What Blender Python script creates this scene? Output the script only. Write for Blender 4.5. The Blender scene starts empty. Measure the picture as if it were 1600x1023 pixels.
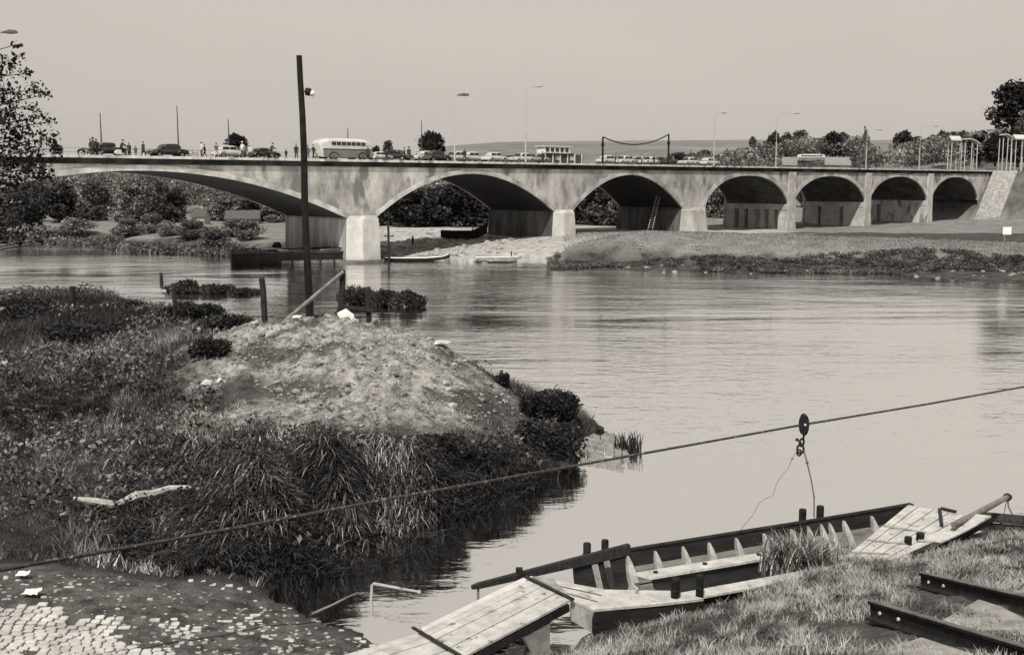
import bpy, bmesh, math, random
import numpy as np
from mathutils import Vector, Matrix, noise
R = math.radians
scene = bpy.context.scene
col = scene.collection

# ------------------------------------------------------------------ camera
EYE = 9.7
FPX = 1700.0                       # focal length in pixels of a 1600 wide picture
HOR = 284.0                        # height of the horizon in that picture
PITCH = math.atan((511.5 - HOR) / FPX)
cd = bpy.data.cameras.new('camera'); cam = bpy.data.objects.new('camera', cd); col.objects.link(cam)
cam.location = (0, 0, EYE); cam.rotation_euler = (R(90) - PITCH, 0, 0)
cd.sensor_width = 36; cd.lens = 36 * FPX / 1600; cd.clip_end = 6000; cd.clip_start = 0.1
scene.camera = cam

# ------------------------------------------------------------------ light
SUN_EL, SUN_AZ = R(55), R(196)      # azimuth measured clockwise from +Y: the sun is behind the camera
sdir = Vector((math.sin(SUN_AZ) * math.cos(SUN_EL), math.cos(SUN_AZ) * math.cos(SUN_EL), math.sin(SUN_EL)))
sl = bpy.data.lights.new('sun', 'SUN'); sun = bpy.data.objects.new('sun', sl); col.objects.link(sun)
sun.rotation_euler = sdir.to_track_quat('Z', 'Y').to_euler()
sl.energy = 5.0; sl.angle = R(0.6); sl.color = (1, 0.955, 0.89)
w = bpy.data.worlds.new('World'); scene.world = w; w.use_nodes = True
nt = w.node_tree; nt.nodes.clear()
sky = nt.nodes.new('ShaderNodeTexSky'); sky.sky_type = 'NISHITA'; sky.sun_disc = False
sky.sun_elevation = SUN_EL; sky.sun_rotation = SUN_AZ; sky.dust_density = 4; sky.air_density = 1.5
bw = nt.nodes.new('ShaderNodeRGBToBW'); mixn = nt.nodes.new('ShaderNodeMix'); mixn.data_type = 'RGBA'
mixn.blend_type = 'MIX'; mixn.inputs[0].default_value = 0.86
mixn.inputs[7].default_value = (5.2, 5.2, 5.2, 1)
mul = nt.nodes.new('ShaderNodeMix'); mul.data_type = 'RGBA'; mul.blend_type = 'MULTIPLY'; mul.inputs[0].default_value = 1
mul.inputs[7].default_value = (1.0, 0.930, 0.842, 1)          # the warm tone of the old print's overcast-white sky
bg = nt.nodes.new('ShaderNodeBackground'); bg.inputs[1].default_value = 0.116
ow = nt.nodes.new('ShaderNodeOutputWorld')
L = nt.links.new
tcw = nt.nodes.new('ShaderNodeTexCoord'); nzw = nt.nodes.new('ShaderNodeTexNoise'); nzw.inputs['Scale'].default_value = 1.6; nzw.inputs['Detail'].default_value = 4
mpw = nt.nodes.new('ShaderNodeMapping'); mpw.inputs['Scale'].default_value = (1, 1, 3.5); L(tcw.outputs['Generated'], mpw.inputs[0]); L(mpw.outputs[0], nzw.inputs['Vector'])
crw = nt.nodes.new('ShaderNodeValToRGB'); crw.color_ramp.elements[0].position = .35; crw.color_ramp.elements[1].position = .65
crw.color_ramp.elements[0].color = (4.95, 4.95, 4.95, 1); crw.color_ramp.elements[1].color = (5.45, 5.45, 5.45, 1); L(nzw.outputs[0], crw.inputs[0]); L(crw.outputs[0], mixn.inputs[7])   # thin high haze
L(sky.outputs[0], bw.inputs[0]); L(bw.outputs[0], mixn.inputs[6]); L(mixn.outputs[2], mul.inputs[6])
L(mul.outputs[2], bg.inputs[0]); L(bg.outputs[0], ow.inputs[0])
scene.view_settings.view_transform = 'Standard'; scene.view_settings.look = 'None'
scene.view_settings.exposure = 0.0; scene.view_settings.gamma = 1
scene.cycles.max_bounces = 5; scene.cycles.diffuse_bounces = 1; scene.cycles.glossy_bounces = 2
scene.cycles.transparent_max_bounces = 4

# ------------------------------------------------------------------ picture -> world helpers
_c, _s = math.cos(PITCH), math.sin(PITCH)
def ray(px, py):
    a = (px - 800) / FPX; b = (511.5 - py) / FPX
    return Vector((a, _c + b * _s, -_s + b * _c))
def G(px, py, z=0.0):               # the point at height z seen at that pixel
    r = ray(px, py); t = (z - EYE) / r.z
    return Vector((r.x * t, r.y * t, z))
def A(px, py, Y):                   # the point at depth Y seen at that pixel
    r = ray(px, py); t = Y / r.y
    return Vector((r.x * t, Y, EYE + r.z * t))

# ------------------------------------------------------------------ materials (all in the print's warm greys)
def gcol(v): return (v, v * 0.98, v * 0.94, 1)
_m = {}
def mat(name, a, b=None, scale=3.0, rough=0.85, detail=6, bump=0.0, bscale=None, metal=0.0, spots=None, attr=False,
        stretch=None, lo=0.35, hi=0.65, trans=0.0, spec=0.12):
    """procedural material: noise between grey a and grey b; optional second noise 'spots' = (grey, scale, threshold)"""
    if name in _m: return _m[name]
    m = bpy.data.materials.new(name); m.use_nodes = True; nt = m.node_tree; N = nt.nodes; l = nt.links.new
    p = N['Principled BSDF']; p.inputs['Roughness'].default_value = rough; p.inputs['Metallic'].default_value = metal
    p.inputs['Specular IOR Level'].default_value = spec
    if b is None: b = a * 0.75
    tc = N.new('ShaderNodeTexCoord'); mp = N.new('ShaderNodeMapping'); l(tc.outputs['Object'], mp.inputs[0])
    if stretch: mp.inputs['Scale'].default_value = stretch
    nz = N.new('ShaderNodeTexNoise'); nz.inputs['Scale'].default_value = scale; nz.inputs['Detail'].default_value = detail
    nz.inputs['Roughness'].default_value = 0.65
    l(mp.outputs[0], nz.inputs['Vector'])
    cr = N.new('ShaderNodeValToRGB'); cr.color_ramp.elements[0].position = lo; cr.color_ramp.elements[1].position = hi
    cr.color_ramp.elements[0].color = gcol(a); cr.color_ramp.elements[1].color = gcol(b)
    l(nz.outputs[0], cr.inputs[0]); out = cr.outputs[0]
    if spots:
        n2 = N.new('ShaderNodeTexNoise'); n2.inputs['Scale'].default_value = spots[1]; n2.inputs['Detail'].default_value = 5
        l(mp.outputs[0], n2.inputs['Vector'])
        r2 = N.new('ShaderNodeValToRGB'); r2.color_ramp.elements[0].position = spots[2]; r2.color_ramp.elements[1].position = spots[2] + 0.08
        l(n2.outputs[0], r2.inputs[0])
        mx = N.new('ShaderNodeMix'); mx.data_type = 'RGBA'; l(r2.outputs[0], mx.inputs[0]); l(out, mx.inputs[6]); mx.inputs[7].default_value = gcol(spots[0])
        out = mx.outputs[2]
    if attr:
        at = N.new('ShaderNodeAttribute'); at.attribute_name = 'tone'
        mx = N.new('ShaderNodeMix'); mx.data_type = 'RGBA'; mx.blend_type = 'MULTIPLY'; mx.inputs[0].default_value = 1
        l(out, mx.inputs[6]); l(at.outputs['Fac'], mx.inputs[7]); out = mx.outputs[2]
    l(out, p.inputs['Base Color'])
    if bump:
        n3 = N.new('ShaderNodeTexNoise'); n3.inputs['Scale'].default_value = bscale or scale * 3; n3.inputs['Detail'].default_value = 8
        l(mp.outputs[0], n3.inputs['Vector'])
        bp = N.new('ShaderNodeBump'); bp.inputs['Strength'].default_value = bump; bp.inputs['Distance'].default_value = 0.05
        l(n3.outputs[0], bp.inputs['Height']); l(bp.outputs[0], p.inputs['Normal'])
    if trans:
        o = N['Material Output']; ms = N.new('ShaderNodeMixShader'); tr = N.new('ShaderNodeBsdfTranslucent')
        ms.inputs[0].default_value = trans; l(out, tr.inputs[0]); l(p.outputs[0], ms.inputs[1]); l(tr.outputs[0], ms.inputs[2]); l(ms.outputs[0], o.inputs[0])
    _m[name] = m; return m

# ------------------------------------------------------------------ object helpers
def tag(o, label=None, cat=None, group=None, kind=None):
    if label: o['label'] = label
    if cat: o['category'] = cat
    if group: o['group'] = group
    if kind: o['kind'] = kind
    return o
def empty(name, loc=(0, 0, 0), rz=0, label=None, cat=None, group=None, rx=0, ry=0):
    o = bpy.data.objects.new(name, None); col.objects.link(o); o.location = loc; o.rotation_euler = (rx, ry, rz)
    o.empty_display_size = 0.3
    return tag(o, label, cat, group)
def copy_tree(o, parent=None):
    c = o.copy(); col.objects.link(c); c.parent = parent
    if parent is not None: c.matrix_parent_inverse = o.matrix_parent_inverse.copy()
    for ch in list(o.children): copy_tree(ch, c)
    return c
class MB:
    """collects shapes, then links them as ONE mesh"""
    def __init__(s): s.v = []; s.f = []
    def add(s, vs, fs):
        n = len(s.v); s.v += [tuple(v) for v in vs]; s.f += [tuple(i + n for i in f) for f in fs]; return s
    def box(s, c, d, M=None):
        x, y, z = d[0] / 2, d[1] / 2, d[2] / 2
        vs = [Vector((i * x, j * y, k * z)) for i in (-1, 1) for j in (-1, 1) for k in (-1, 1)]
        vs = [Vector(c) + (M @ v if M else v) for v in vs]
        return s.add(vs, [(0, 1, 3, 2), (4, 6, 7, 5), (0, 4, 5, 1), (2, 3, 7, 6), (0, 2, 6, 4), (1, 5, 7, 3)])
    def bar(s, a, b, w, h=None, up=(0, 0, 1)):
        a = Vector(a); b = Vector(b); h = h or w; d = (b - a).normalized(); u = Vector(up)
        r = d.cross(u)
        if r.length < 1e-4: r = d.cross(Vector((1, 0, 0)))
        r.normalize(); u = r.cross(d)
        vs = [p + r * i * w / 2 + u * k * h / 2 for p in (a, b) for i, k in ((-1, -1), (1, -1), (1, 1), (-1, 1))]
        return s.add(vs, [(0, 1, 2, 3), (4, 7, 6, 5), (0, 4, 5, 1), (1, 5, 6, 2), (2, 6, 7, 3), (3, 7, 4, 0)])
    def tube(s, pts, rs, n=8, cap=True):
        pts = [Vector(p) for p in pts]
        if not hasattr(rs, '__len__'): rs = [rs] * len(pts)
        base = len(s.v); prev = None
        for i, p in enumerate(pts):
            d = (pts[min(i + 1, len(pts) - 1)] - pts[max(i - 1, 0)]).normalized()
            if prev is None:
                r = d.cross(Vector((0, 0, 1)))
                if r.length < 1e-3: r = Vector((1, 0, 0))
            else: r = prev - d * prev.dot(d)
            r.normalize(); prev = r; u = d.cross(r)
            for k in range(n):
                a = 2 * math.pi * k / n; s.v.append(tuple(p + (r * math.cos(a) + u * math.sin(a)) * rs[i]))
        for i in range(len(pts) - 1):
            for k in range(n):
                a = base + i * n + k; b = base + i * n + (k + 1) % n; s.f.append((a, b, b + n, a + n))
        if cap:
            s.f.append(tuple(base + k for k in range(n))[::-1]); e = base + (len(pts) - 1) * n; s.f.append(tuple(e + k for k in range(n)))
        return s
    def prism(s, poly, vec):
        n = len(poly); poly = [Vector(p) for p in poly]; vec = Vector(vec)
        vs = poly + [p + vec for p in poly]
        fs = [tuple(range(n))[::-1], tuple(range(n, 2 * n))] + [(i, (i + 1) % n, n + (i + 1) % n, n + i) for i in range(n)]
        return s.add(vs, fs)
    def loft(s, rings, cap=True):
        n = len(rings[0]); base = len(s.v)
        for r in rings: s.v += [tuple(p) for p in r]
        for i in range(len(rings) - 1):
            for k in range(n):
                a = base + i * n + k; b = base + i * n + (k + 1) % n; s.f.append((a, b, b + n, a + n))
        if cap:
            s.f.append(tuple(base + k for k in range(n))[::-1]); e = base + (len(rings) - 1) * n; s.f.append(tuple(e + k for k in range(n)))
        return s
    def ball(s, c, r, seed=None, amp=0.0, sub=2, flat=1.0):
        bm = bmesh.new(); bmesh.ops.create_icosphere(bm, subdivisions=sub, radius=1)
        r = (r, r, r) if not hasattr(r, '__len__') else r
        n = len(s.v); c = Vector(c)
        for v in bm.verts:
            k = 1.0
            if seed is not None: k = 1 + amp * noise.noise(v.co * 1.3 + Vector((seed, seed * 1.7, 0)))
            s.v.append((c.x + v.co.x * r[0] * k, c.y + v.co.y * r[1] * k, c.z + v.co.z * r[2] * k))
        s.f += [tuple(v.index + n for v in f.verts) for f in bm.faces]; bm.free(); return s
    def build(s, name, m, parent=None, smooth=False, bevel=0, loc=None):
        me = bpy.data.meshes.new(name); me.from_pydata(s.v, [], s.f); me.update()
        bm = bmesh.new(); bm.from_mesh(me); bmesh.ops.recalc_face_normals(bm, faces=bm.faces); bm.to_mesh(me); bm.free()
        me.materials.append(m)
        if smooth: me.polygons.foreach_set('use_smooth', [True] * len(me.polygons))
        o = bpy.data.objects.new(name, me); col.objects.link(o); o.parent = parent
        if loc: o.location = loc
        if bevel:
            b = o.modifiers.new('bevel', 'BEVEL'); b.width = bevel; b.segments = 2; b.limit_method = 'ANGLE'
        return o
def npmesh(name, V, F, m, tone=None, parent=None, smooth=False):
    """V (n,3), F (k,3|4) arrays -> object; tone: one value per face"""
    me = bpy.data.meshes.new(name); V = np.asarray(V, np.float32); F = np.asarray(F, np.int32); k = F.shape[1]
    me.vertices.add(len(V)); me.vertices.foreach_set('co', V.ravel())
    me.loops.add(F.size); me.loops.foreach_set('vertex_index', F.ravel())
    me.polygons.add(len(F)); me.polygons.foreach_set('loop_start', np.arange(0, F.size, k, dtype=np.int32))
    me.polygons.foreach_set('loop_total', np.full(len(F), k, np.int32))
    if smooth: me.polygons.foreach_set('use_smooth', np.ones(len(F), bool))
    me.update(calc_edges=True)
    if tone is not None:
        a = me.attributes.new('tone', 'FLOAT', 'FACE'); a.data.foreach_set('value', np.asarray(tone, np.float32))
    me.materials.append(m)
    o = bpy.data.objects.new(name, me); col.objects.link(o); o.parent = parent
    return o
def leafcloud(rng, C, RR, n, size, shell=0.55, flat=0.0, tone=(0.5, 1.5)):
    """quads scattered through the outer shell of ellipsoids C (k,3), RR (k,3)"""
    C = np.asarray(C, float); RR = np.asarray(RR, float); wgt = RR.prod(1) ** (2 / 3); wgt /= wgt.sum()
    idx = rng.choice(len(C), n, p=wgt)
    d = rng.normal(size=(n, 3)); d /= np.linalg.norm(d, axis=1)[:, None]
    rad = shell + (1.06 - shell) * rng.random(n) ** 0.6
    rad = rad * (1 + .38 * (rng.random(n) > .88) * rng.random(n))
    P = C[idx] + d * RR[idx] * rad[:, None]
    a = rng.normal(size=(n, 3)) + d * 0.3; a /= np.linalg.norm(a, axis=1)[:, None]
    b = np.cross(a, rng.normal(size=(n, 3))); b /= np.linalg.norm(b, axis=1)[:, None]
    c = np.cross(a, b); s = size * (0.4 + 1.3 * rng.random(n) ** 1.5)[:, None]
    V = np.stack([P - b * s, P + c * s * 0.55, P + b * s, P - c * s * 0.55], 1).reshape(-1, 3)
    F = np.arange(4 * n).reshape(-1, 4)
    ct = rng.random(len(C)) * 1.0 + 0.5
    return V, F, (tone[0] + (tone[1] - tone[0]) * rng.random(n)) * ct[idx]
def blades(rng, P, h, wd, lean, curl=0.5, tone=None, seg=2, adir=None):
    """grass blades rooted at P: h heights, wd widths, lean horizontal reach (fraction of h)"""
    n = len(P); ang = rng.random(n) * 2 * math.pi if adir is None else adir
    D = np.stack([np.cos(ang), np.sin(ang), np.zeros(n)], 1); fa = ang + math.pi / 2 + rng.normal(size=n) * 0.6
    S = np.stack([np.cos(fa), np.sin(fa), np.zeros(n)], 1)
    h = h[:, None]; wd = wd[:, None]; lean = (np.zeros(n) + lean)[:, None]
    rows = []
    for i in range(seg + 1):
        t = i / seg; z = h * (t - curl * 0.5 * t * t); r = h * lean * t ** 1.7
        rows.append((P + D * r + np.array([0, 0, 1.0]) * z, wd * (1 - t) ** 0.7 * 0.5))
    if seg == 1:
        V = np.stack([P - S * wd / 2, P + S * wd / 2, rows[1][0]], 1).reshape(-1, 3); F = np.arange(3 * n).reshape(-1, 3); k = 1
    else:
        Vs = []
        for c, ww in rows: Vs += [c - S * (ww + 0.0008), c + S * (ww + 0.0008)]
        V = np.stack(Vs, 1).reshape(-1, 3); m = 2 * (seg + 1); b = (np.arange(n) * m)[:, None, None]
        F = np.array([[2 * i, 2 * i + 1, 2 * i + 3, 2 * i + 2] for i in range(seg)])[None] + b; F = F.reshape(-1, 4); k = seg
    t = np.repeat(tone if tone is not None else 0.6 + 0.8 * rng.random(n), k)
    return V, F, t
def joinnp(parts):
    V, F, T, o = [], [], [], 0
    for v, f, t in parts: V.append(v); F.append(f + o); T.append(t); o += len(v)
    return np.concatenate(V), np.concatenate(F), np.concatenate(T)
def nz2(X, Y, s, seed=0, oct=3):
    """cheap vectorised value noise in 0..1"""
    out = np.zeros(np.shape(X)); amp = 1.0; tot = 0
    for o in range(oct):
        x = np.asarray(X) * s * 2 ** o + seed * 13.7; y = np.asarray(Y) * s * 2 ** o + seed * 7.3
        xi = np.floor(x); yi = np.floor(y); xf = x - xi; yf = y - yi; xf = xf * xf * (3 - 2 * xf); yf = yf * yf * (3 - 2 * yf)
        def hsh(a, b): v = np.sin(a * 127.1 + b * 311.7 + seed * 74.7 + o * 19.1) * 43758.5453; return v - np.floor(v)
        v = (hsh(xi, yi) * (1 - xf) + hsh(xi + 1, yi) * xf) * (1 - yf) + (hsh(xi, yi + 1) * (1 - xf) + hsh(xi + 1, yi + 1) * xf) * yf
        out = out + v * amp; tot += amp; amp *= 0.5
    return out / tot
def sstep(a, b, x): t = np.clip((x - a) / (b - a), 0, 1); return t * t * (3 - 2 * t)

# ------------------------------------------------------------------ shared materials
concrete = mat('weathered_concrete', 0.46, 0.14, 0.30, 0.9, 14, 0.5, 3, spots=(0.14, 0.33, 0.55), stretch=(1, 1, .55), lo=0.40, hi=0.66)
concrete_pale = mat('pale_concrete', 0.56, 0.33, 0.8, 0.9, 10, 0.4, 3, spots=(0.20, 0.7, 0.56), stretch=(1, 1, .4))
concrete_dark = mat('shaded_concrete', 0.018, 0.03, 0.5, 0.95, bump=0.3)  # vault undersides: the shade beneath the arches is put into the colour
concrete_mid = mat('half_shaded_concrete', 0.10, 0.035, 0.4, 0.95, bump=0.3)  # farther vaults: the same painted shade, less deep
soil_unused = 0 and mat('dry_soil', 0.40, 0.14, 1.2, 0.95, 10, 0.6, 6)
tar = mat('tarred_wood', 0.008, 0.02, 4, 0.6, bump=0.3)
darkwood = mat('dark_weathered_wood', 0.015, 0.045, 5, 0.8, bump=0.5, stretch=(4, 4, .5))
palewood = mat('sun_bleached_wood', 0.50, 0.26, 2.6, 0.85, 12, 0.5, 16, spots=(0.15, 4.5, 0.62), lo=.3, hi=.7)
greywood = mat('grey_wood', 0.30, 0.18, 4, 0.8, bump=0.3)
iron = mat('rusty_iron', 0.012, 0.028, 6, 0.7, bump=0.2)
ropem = mat('rope_fibre', 0.09, 0.16, 30, 0.9, bump=0.5)
white = mat('white_paint', 0.72, 0.6, 4, 0.5)
stone = mat('pale_stone', 0.55, 0.34, 3, 0.9, bump=0.5)
leafd = mat('dark_foliage', 0.050, 0.022, 0.6, 0.7, attr=True, trans=0.2)
leafm = mat('mid_foliage', 0.17, 0.06, 0.3, 0.7, attr=True, trans=0.2)
leafl = mat('distant_foliage', 0.24, 0.10, 0.15, 0.8, attr=True, trans=0.15)
bark = mat('bark', 0.05, 0.09, 5, 0.9, bump=0.5)
# ================================================================== RIVER
def water_mat():
    m = bpy.data.materials.new('river_water'); m.use_nodes = True; N = m.node_tree.nodes; l = m.node_tree.links.new; N.clear()
    out = N.new('ShaderNodeOutputMaterial'); ms = N.new('ShaderNodeMixShader')
    df = N.new('ShaderNodeBsdfDiffuse'); df.inputs[0].default_value = gcol(0.035)
    gl = N.new('ShaderNodeBsdfGlossy'); gl.inputs[0].default_value = (1, 1, 1, 1); gl.inputs[1].default_value = 0.07
    lw = N.new('ShaderNodeLayerWeight'); lw.inputs[0].default_value = 0.5
    mr = N.new('ShaderNodeMapRange'); mr.inputs[1].default_value = 0.0; mr.inputs[2].default_value = 0.8; mr.inputs[3].default_value = 0.95; mr.inputs[4].default_value = 1.0
    l(lw.outputs['Facing'], mr.inputs[0]); l(mr.outputs[0], ms.inputs[0])
    l(df.outputs[0], ms.inputs[1]); l(gl.outputs[0], ms.inputs[2]); l(ms.outputs[0], out.inputs[0])
    tc = N.new('ShaderNodeTexCoord')
    def layer(sc, stretch, det, rot=0):
        mp = N.new('ShaderNodeMapping'); mp.inputs['Scale'].default_value = stretch; mp.inputs['Rotation'].default_value = (0, 0, rot)
        l(tc.outputs['Object'], mp.inputs[0])
        n = N.new('ShaderNodeTexNoise'); n.inputs['Scale'].default_value = sc; n.inputs['Detail'].default_value = det; n.inputs['Distortion'].default_value = 0.4
        l(mp.outputs[0], n.inputs['Vector']); return n.outputs[0]
    a = layer(0.55, (0.35, 1.0, 1), 5, R(-6)); b = layer(0.16, (0.3, 1.1, 1), 4, R(8)); c = layer(2.4, (0.45, 1, 1), 3, R(-12))
    patch = layer(0.03, (0.45, 1, 1), 4)
    pr = N.new('ShaderNodeMapRange'); pr.inputs[1].default_value = 0.42; pr.inputs[2].default_value = 0.66; pr.inputs[3].default_value = 0.25; pr.inputs[4].default_value = 1.7
    l(patch, pr.inputs[0])
    # the sheltered water of the inlet near the camera is calmer than the open river
    sp = N.new('ShaderNodeSeparateXYZ'); l(tc.outputs['Object'], sp.inputs[0])
    yr = N.new('ShaderNodeMapRange'); yr.inputs[1].default_value = 30; yr.inputs[2].default_value = 80; yr.inputs[3].default_value = 0.27; yr.inputs[4].default_value = 0.65
    l(sp.outputs[1], yr.inputs[0])
    def ma(op, x, y):
        n = N.new('ShaderNodeMath'); n.operation = op
        for i, q in enumerate((x, y)):
            if isinstance(q, (int, float)): n.inputs[i].default_value = q
            else: l(q, n.inputs[i])
        return n.outputs[0]
    hgt = ma('ADD', ma('ADD', a, ma('MULTIPLY', b, 1.6)), ma('MULTIPLY', c, 0.45))
    hgt = ma('MULTIPLY', hgt, ma('MULTIPLY', pr.outputs[0], yr.outputs[0]))
    bp = N.new('ShaderNodeBump'); bp.inputs['Strength'].default_value = 0.8; bp.inputs['Distance'].default_value = 0.16
    l(hgt, bp.inputs['Height'])
    for s in (gl, df, lw): l(bp.outputs[0], s.inputs['Normal'])
    return m
wm = water_mat()
o = MB().add([(-500, -40, 0), (500, -40, 0), (500, 330, 0), (-500, 330, 0)], [(0, 1, 2, 3)]).build('water', wm); tag(o, kind='structure')

# ================================================================== NEAR LAND (meadow point, inlet, ferry landing) one height field
def rbf(pts, eps=1.0):
    P = np.array([(p[0], p[1]) for p in pts]); z = np.array([p[2] for p in pts])
    D = np.sqrt(((P[:, None] - P[None]) ** 2).sum(-1) + eps ** 2)
    n = len(P); M = np.zeros((n + 3, n + 3)); M[:n, :n] = D + np.eye(n) * -0.02; M[:n, n] = 1; M[:n, n + 1:] = P; M[n, :n] = 1; M[n + 1:, :n] = P.T
    wts = np.linalg.solve(M, np.concatenate([z, [0, 0, 0]]))
    def f(X, Y):
        X = np.asarray(X, float); Y = np.asarray(Y, float); out = wts[n] + wts[n + 1] * X + wts[n + 2] * Y
        for i in range(n): out = out + wts[i] * np.sqrt((X - P[i, 0]) ** 2 + (Y - P[i, 1]) ** 2 + eps ** 2)
        return out
    return f
def g3(px, py, z): p = G(px, py, z); return (p.x, p.y, z)
def a3(px, py, Y): p = A(px, py, Y); return (p.x, p.y, p.z)
cp = [g3(*q, 0) for q in [(911, 720), (850, 748), (795, 782), (708, 814), (650, 850), (600, 880), (540, 897), (480, 905), (430, 916), (465, 940), (500, 960), (545, 985), (585, 1003),
      (700, 1060), (830, 1050), (900, 1005), (985, 968), (1100, 935), (1190, 905), (1275, 862), (1370, 850), (1470, 838), (1600, 826), (935, 683)]]
cp += [g3(*q, -1.2) for q in [(600, 930), (700, 900), (800, 850), (900, 800), (640, 975), (470, 927), (510, 940), (545, 960), (585, 905), (450, 922), (560, 940), (760, 960), (850, 900), (950, 760), (1010, 700), (1010, 860), (1150, 830), (1300, 790), (1500, 750),
       (960, 640), (520, 930), (1100, 700), (1400, 650)]]
cp += [(3.0, 44, .2), (1.6, 46, 0), (-.5, 47.5, 0), (-3, 49, 0), (-6, 51, 0), (-9, 54, 0), (-12, 60, 0), (-17, 67, 0), (-26, 70, 0), (-45, 72, 0)]
cp += [(4.6, 47, -1.2), (0, 51, -1.2), (-6, 56, -1.2), (-10, 64, -1.2), (-16, 74, -1.2), (-30, 78, -1.2), (10, 50, -1.2), (20, 45, -1.2), (15, 70, -1.2)]
cp += [g3(0, 1000, .9), g3(200, 1000, .62), g3(400, 1000, .28), g3(0, 918, 1.0), g3(200, 915, .72), g3(390, 912, .25), (-10, 18, 1.3), (-5, 18, 1.0), (-1, 18, 1.2), (-10, 10, 4), (-4, 10, 4), (0, 12, 3.6)]
cp += [a3(0, 800, 28), a3(0, 700, 33), a3(150, 800, 27.5), a3(300, 850, 26.3), a3(200, 700, 32.5), a3(350, 780, 28.3), a3(350, 700, 31.2), a3(500, 740, 28.7), a3(470, 820, 27.3), a3(560, 800, 28.2), a3(420, 780, 27.9),
       a3(640, 750, 30.2), a3(720, 715, 33.2), a3(800, 700, 37), a3(880, 690, 39), a3(620, 690, 33), a3(470, 665, 33.2), a3(600, 610, 37), a3(700, 640, 36.5), a3(480, 580, 38), a3(360, 600, 37.5),
       a3(330, 532, 42), a3(430, 512, 43), a3(540, 505, 44), a3(620, 519, 43.5), a3(700, 549, 42.5), a3(780, 600, 41.5), a3(850, 642, 41), a3(900, 663, 41)]
cp += [(-22, 35, 2.2), (-30, 30, 2.4), (-40, 45, 3.4), (-16, 40, 2.6), (-20, 46, 3.0), (-17, 52, 3.35), (-28, 55, 3.4), (-24, 62, 3.4), (-40, 64, 3.4), (-14, 52, 3.2), (-11, 46.5, 3.0), (-8, 47, 2.9), (-4, 46.2, 2.0), (-20, 25, 1.4), (-20, 15, 3), (-30, 20, 3.3)]
cp += [a3(1000, 1010, 19.5), a3(1200, 960, 20), a3(1200, 1023, 16), a3(1290, 884, 25.3), a3(1240, 900, 24.6), a3(1350, 872, 26.1), a3(1420, 862, 26.6), a3(1480, 852, 27.2), a3(1560, 845, 27.6), a3(1362, 974, 17.7), a3(1600, 1052, 13.2), a3(1441, 922, 20.5), a3(1600, 965, 16.5), (4, 12, 4.2), (10, 8, 6), (0, 4, 6.8), (10, 0, 7.8), (0, -8, 8.2),
       (-12, 0, 7), (20, 10, 5.6), (22, 20, 3), (28, -5, 8), (-30, 0, 7), (-25, -10, 8), (15, -10, 8), (18, 26, 1.4), (20, 32, 0), (28, 36, 0), (17, 36, -1.2), (28, 42, -1.2)]
hraw = rbf(cp)
GX = np.arange(-46, 29, 0.25); GY = np.arange(-14, 80, 0.25)
XX, YY = np.meshgrid(GX, GY, indexing='ij'); ZZ = hraw(XX, YY)
# what covers the ground where (also drives the material): bare soil of the mound, cobbles
def pmask(poly, X, Y, soft):       # soft inside test of a polygon in world XY
    P = np.array(poly); ins = np.zeros(np.shape(X), bool); dmin = np.full(np.shape(X), 1e9); n = len(P)
    for i in range(n):
        x1, y1 = P[i]; x2, y2 = P[(i + 1) % n]
        c = ((y1 > Y) != (y2 > Y)) & (X < (x2 - x1) * (Y - y1) / (y2 - y1 + 1e-12) + x1); ins ^= c
        t = np.clip(((X - x1) * (x2 - x1) + (Y - y1) * (y2 - y1)) / ((x2 - x1) ** 2 + (y2 - y1) ** 2), 0, 1)
        dmin = np.minimum(dmin, np.hypot(X - x1 - t * (x2 - x1), Y - y1 - t * (y2 - y1)))
    return sstep(-soft, soft, np.where(ins, dmin, -dmin))
def wpoly(pts): return [(A(*q).x, q[2]) for q in pts]
soilpoly = wpoly([(305, 545, 41), (330, 520, 43.5), (430, 500, 46), (560, 500, 46), (640, 520, 45), (720, 560, 43), (800, 620, 40.5), (760, 650, 38), (720, 680, 36), (650, 690, 33.8), (560, 698, 33.0), (450, 700, 32.6), (360, 690, 33.2), (385, 645, 35.5), (330, 610, 37.5)])
SOIL = pmask(soilpoly, XX + (nz2(XX, YY, .5, 3) - .5) * 4, YY + (nz2(XX, YY, .5, 4) - .5) * 3, 2.0)
mudpoly = [(G(*q, .5).x, G(*q, .5).y) for q in [(-150, 1090), (-150, 925), (60, 905), (250, 905), (420, 905), (470, 930), (600, 985), (640, 1023), (640, 1090)]]
MUD = pmask(mudpoly, XX, YY, 0.5)
ZZ = ZZ + (nz2(XX, YY, .45, 1) - .5) * .35 * sstep(0.1, 1, ZZ) * (1 - MUD)
ZZ = ZZ + (nz2(XX, YY, 1.4, 15, 3) - .5) * .22 * sstep(-.5, 0, ZZ) * (1 - sstep(.5, 1.0, ZZ))
ZZ = ZZ + (((nz2(XX, YY, 1.0, 2, 5) - .5) * .9 + np.abs(nz2(XX, YY, 2.2, 19, 3) - .5) * .75) * SOIL + (nz2(XX, YY, 3, 9, 2) - .5) * .12) * sstep(0.2, 1.2, ZZ) * (1 - MUD * .8)
inl = [(G(*q, 0).x, G(*q, 0).y) for q in [(438, 918), (480, 906), (540, 897), (600, 880), (650, 851), (708, 815), (795, 783), (850, 749), (911, 721), (960, 760), (930, 930), (860, 985), (720, 1050), (600, 1003), (560, 987), (500, 958), (460, 936)]]
wob = (nz2(XX, YY, 1.3, 16, 3) - .5) * .9
cv_ = pmask(inl, XX + wob, YY + wob, .30); ZZ = ZZ * (1 - cv_) + np.minimum(ZZ, -.45) * cv_
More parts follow.
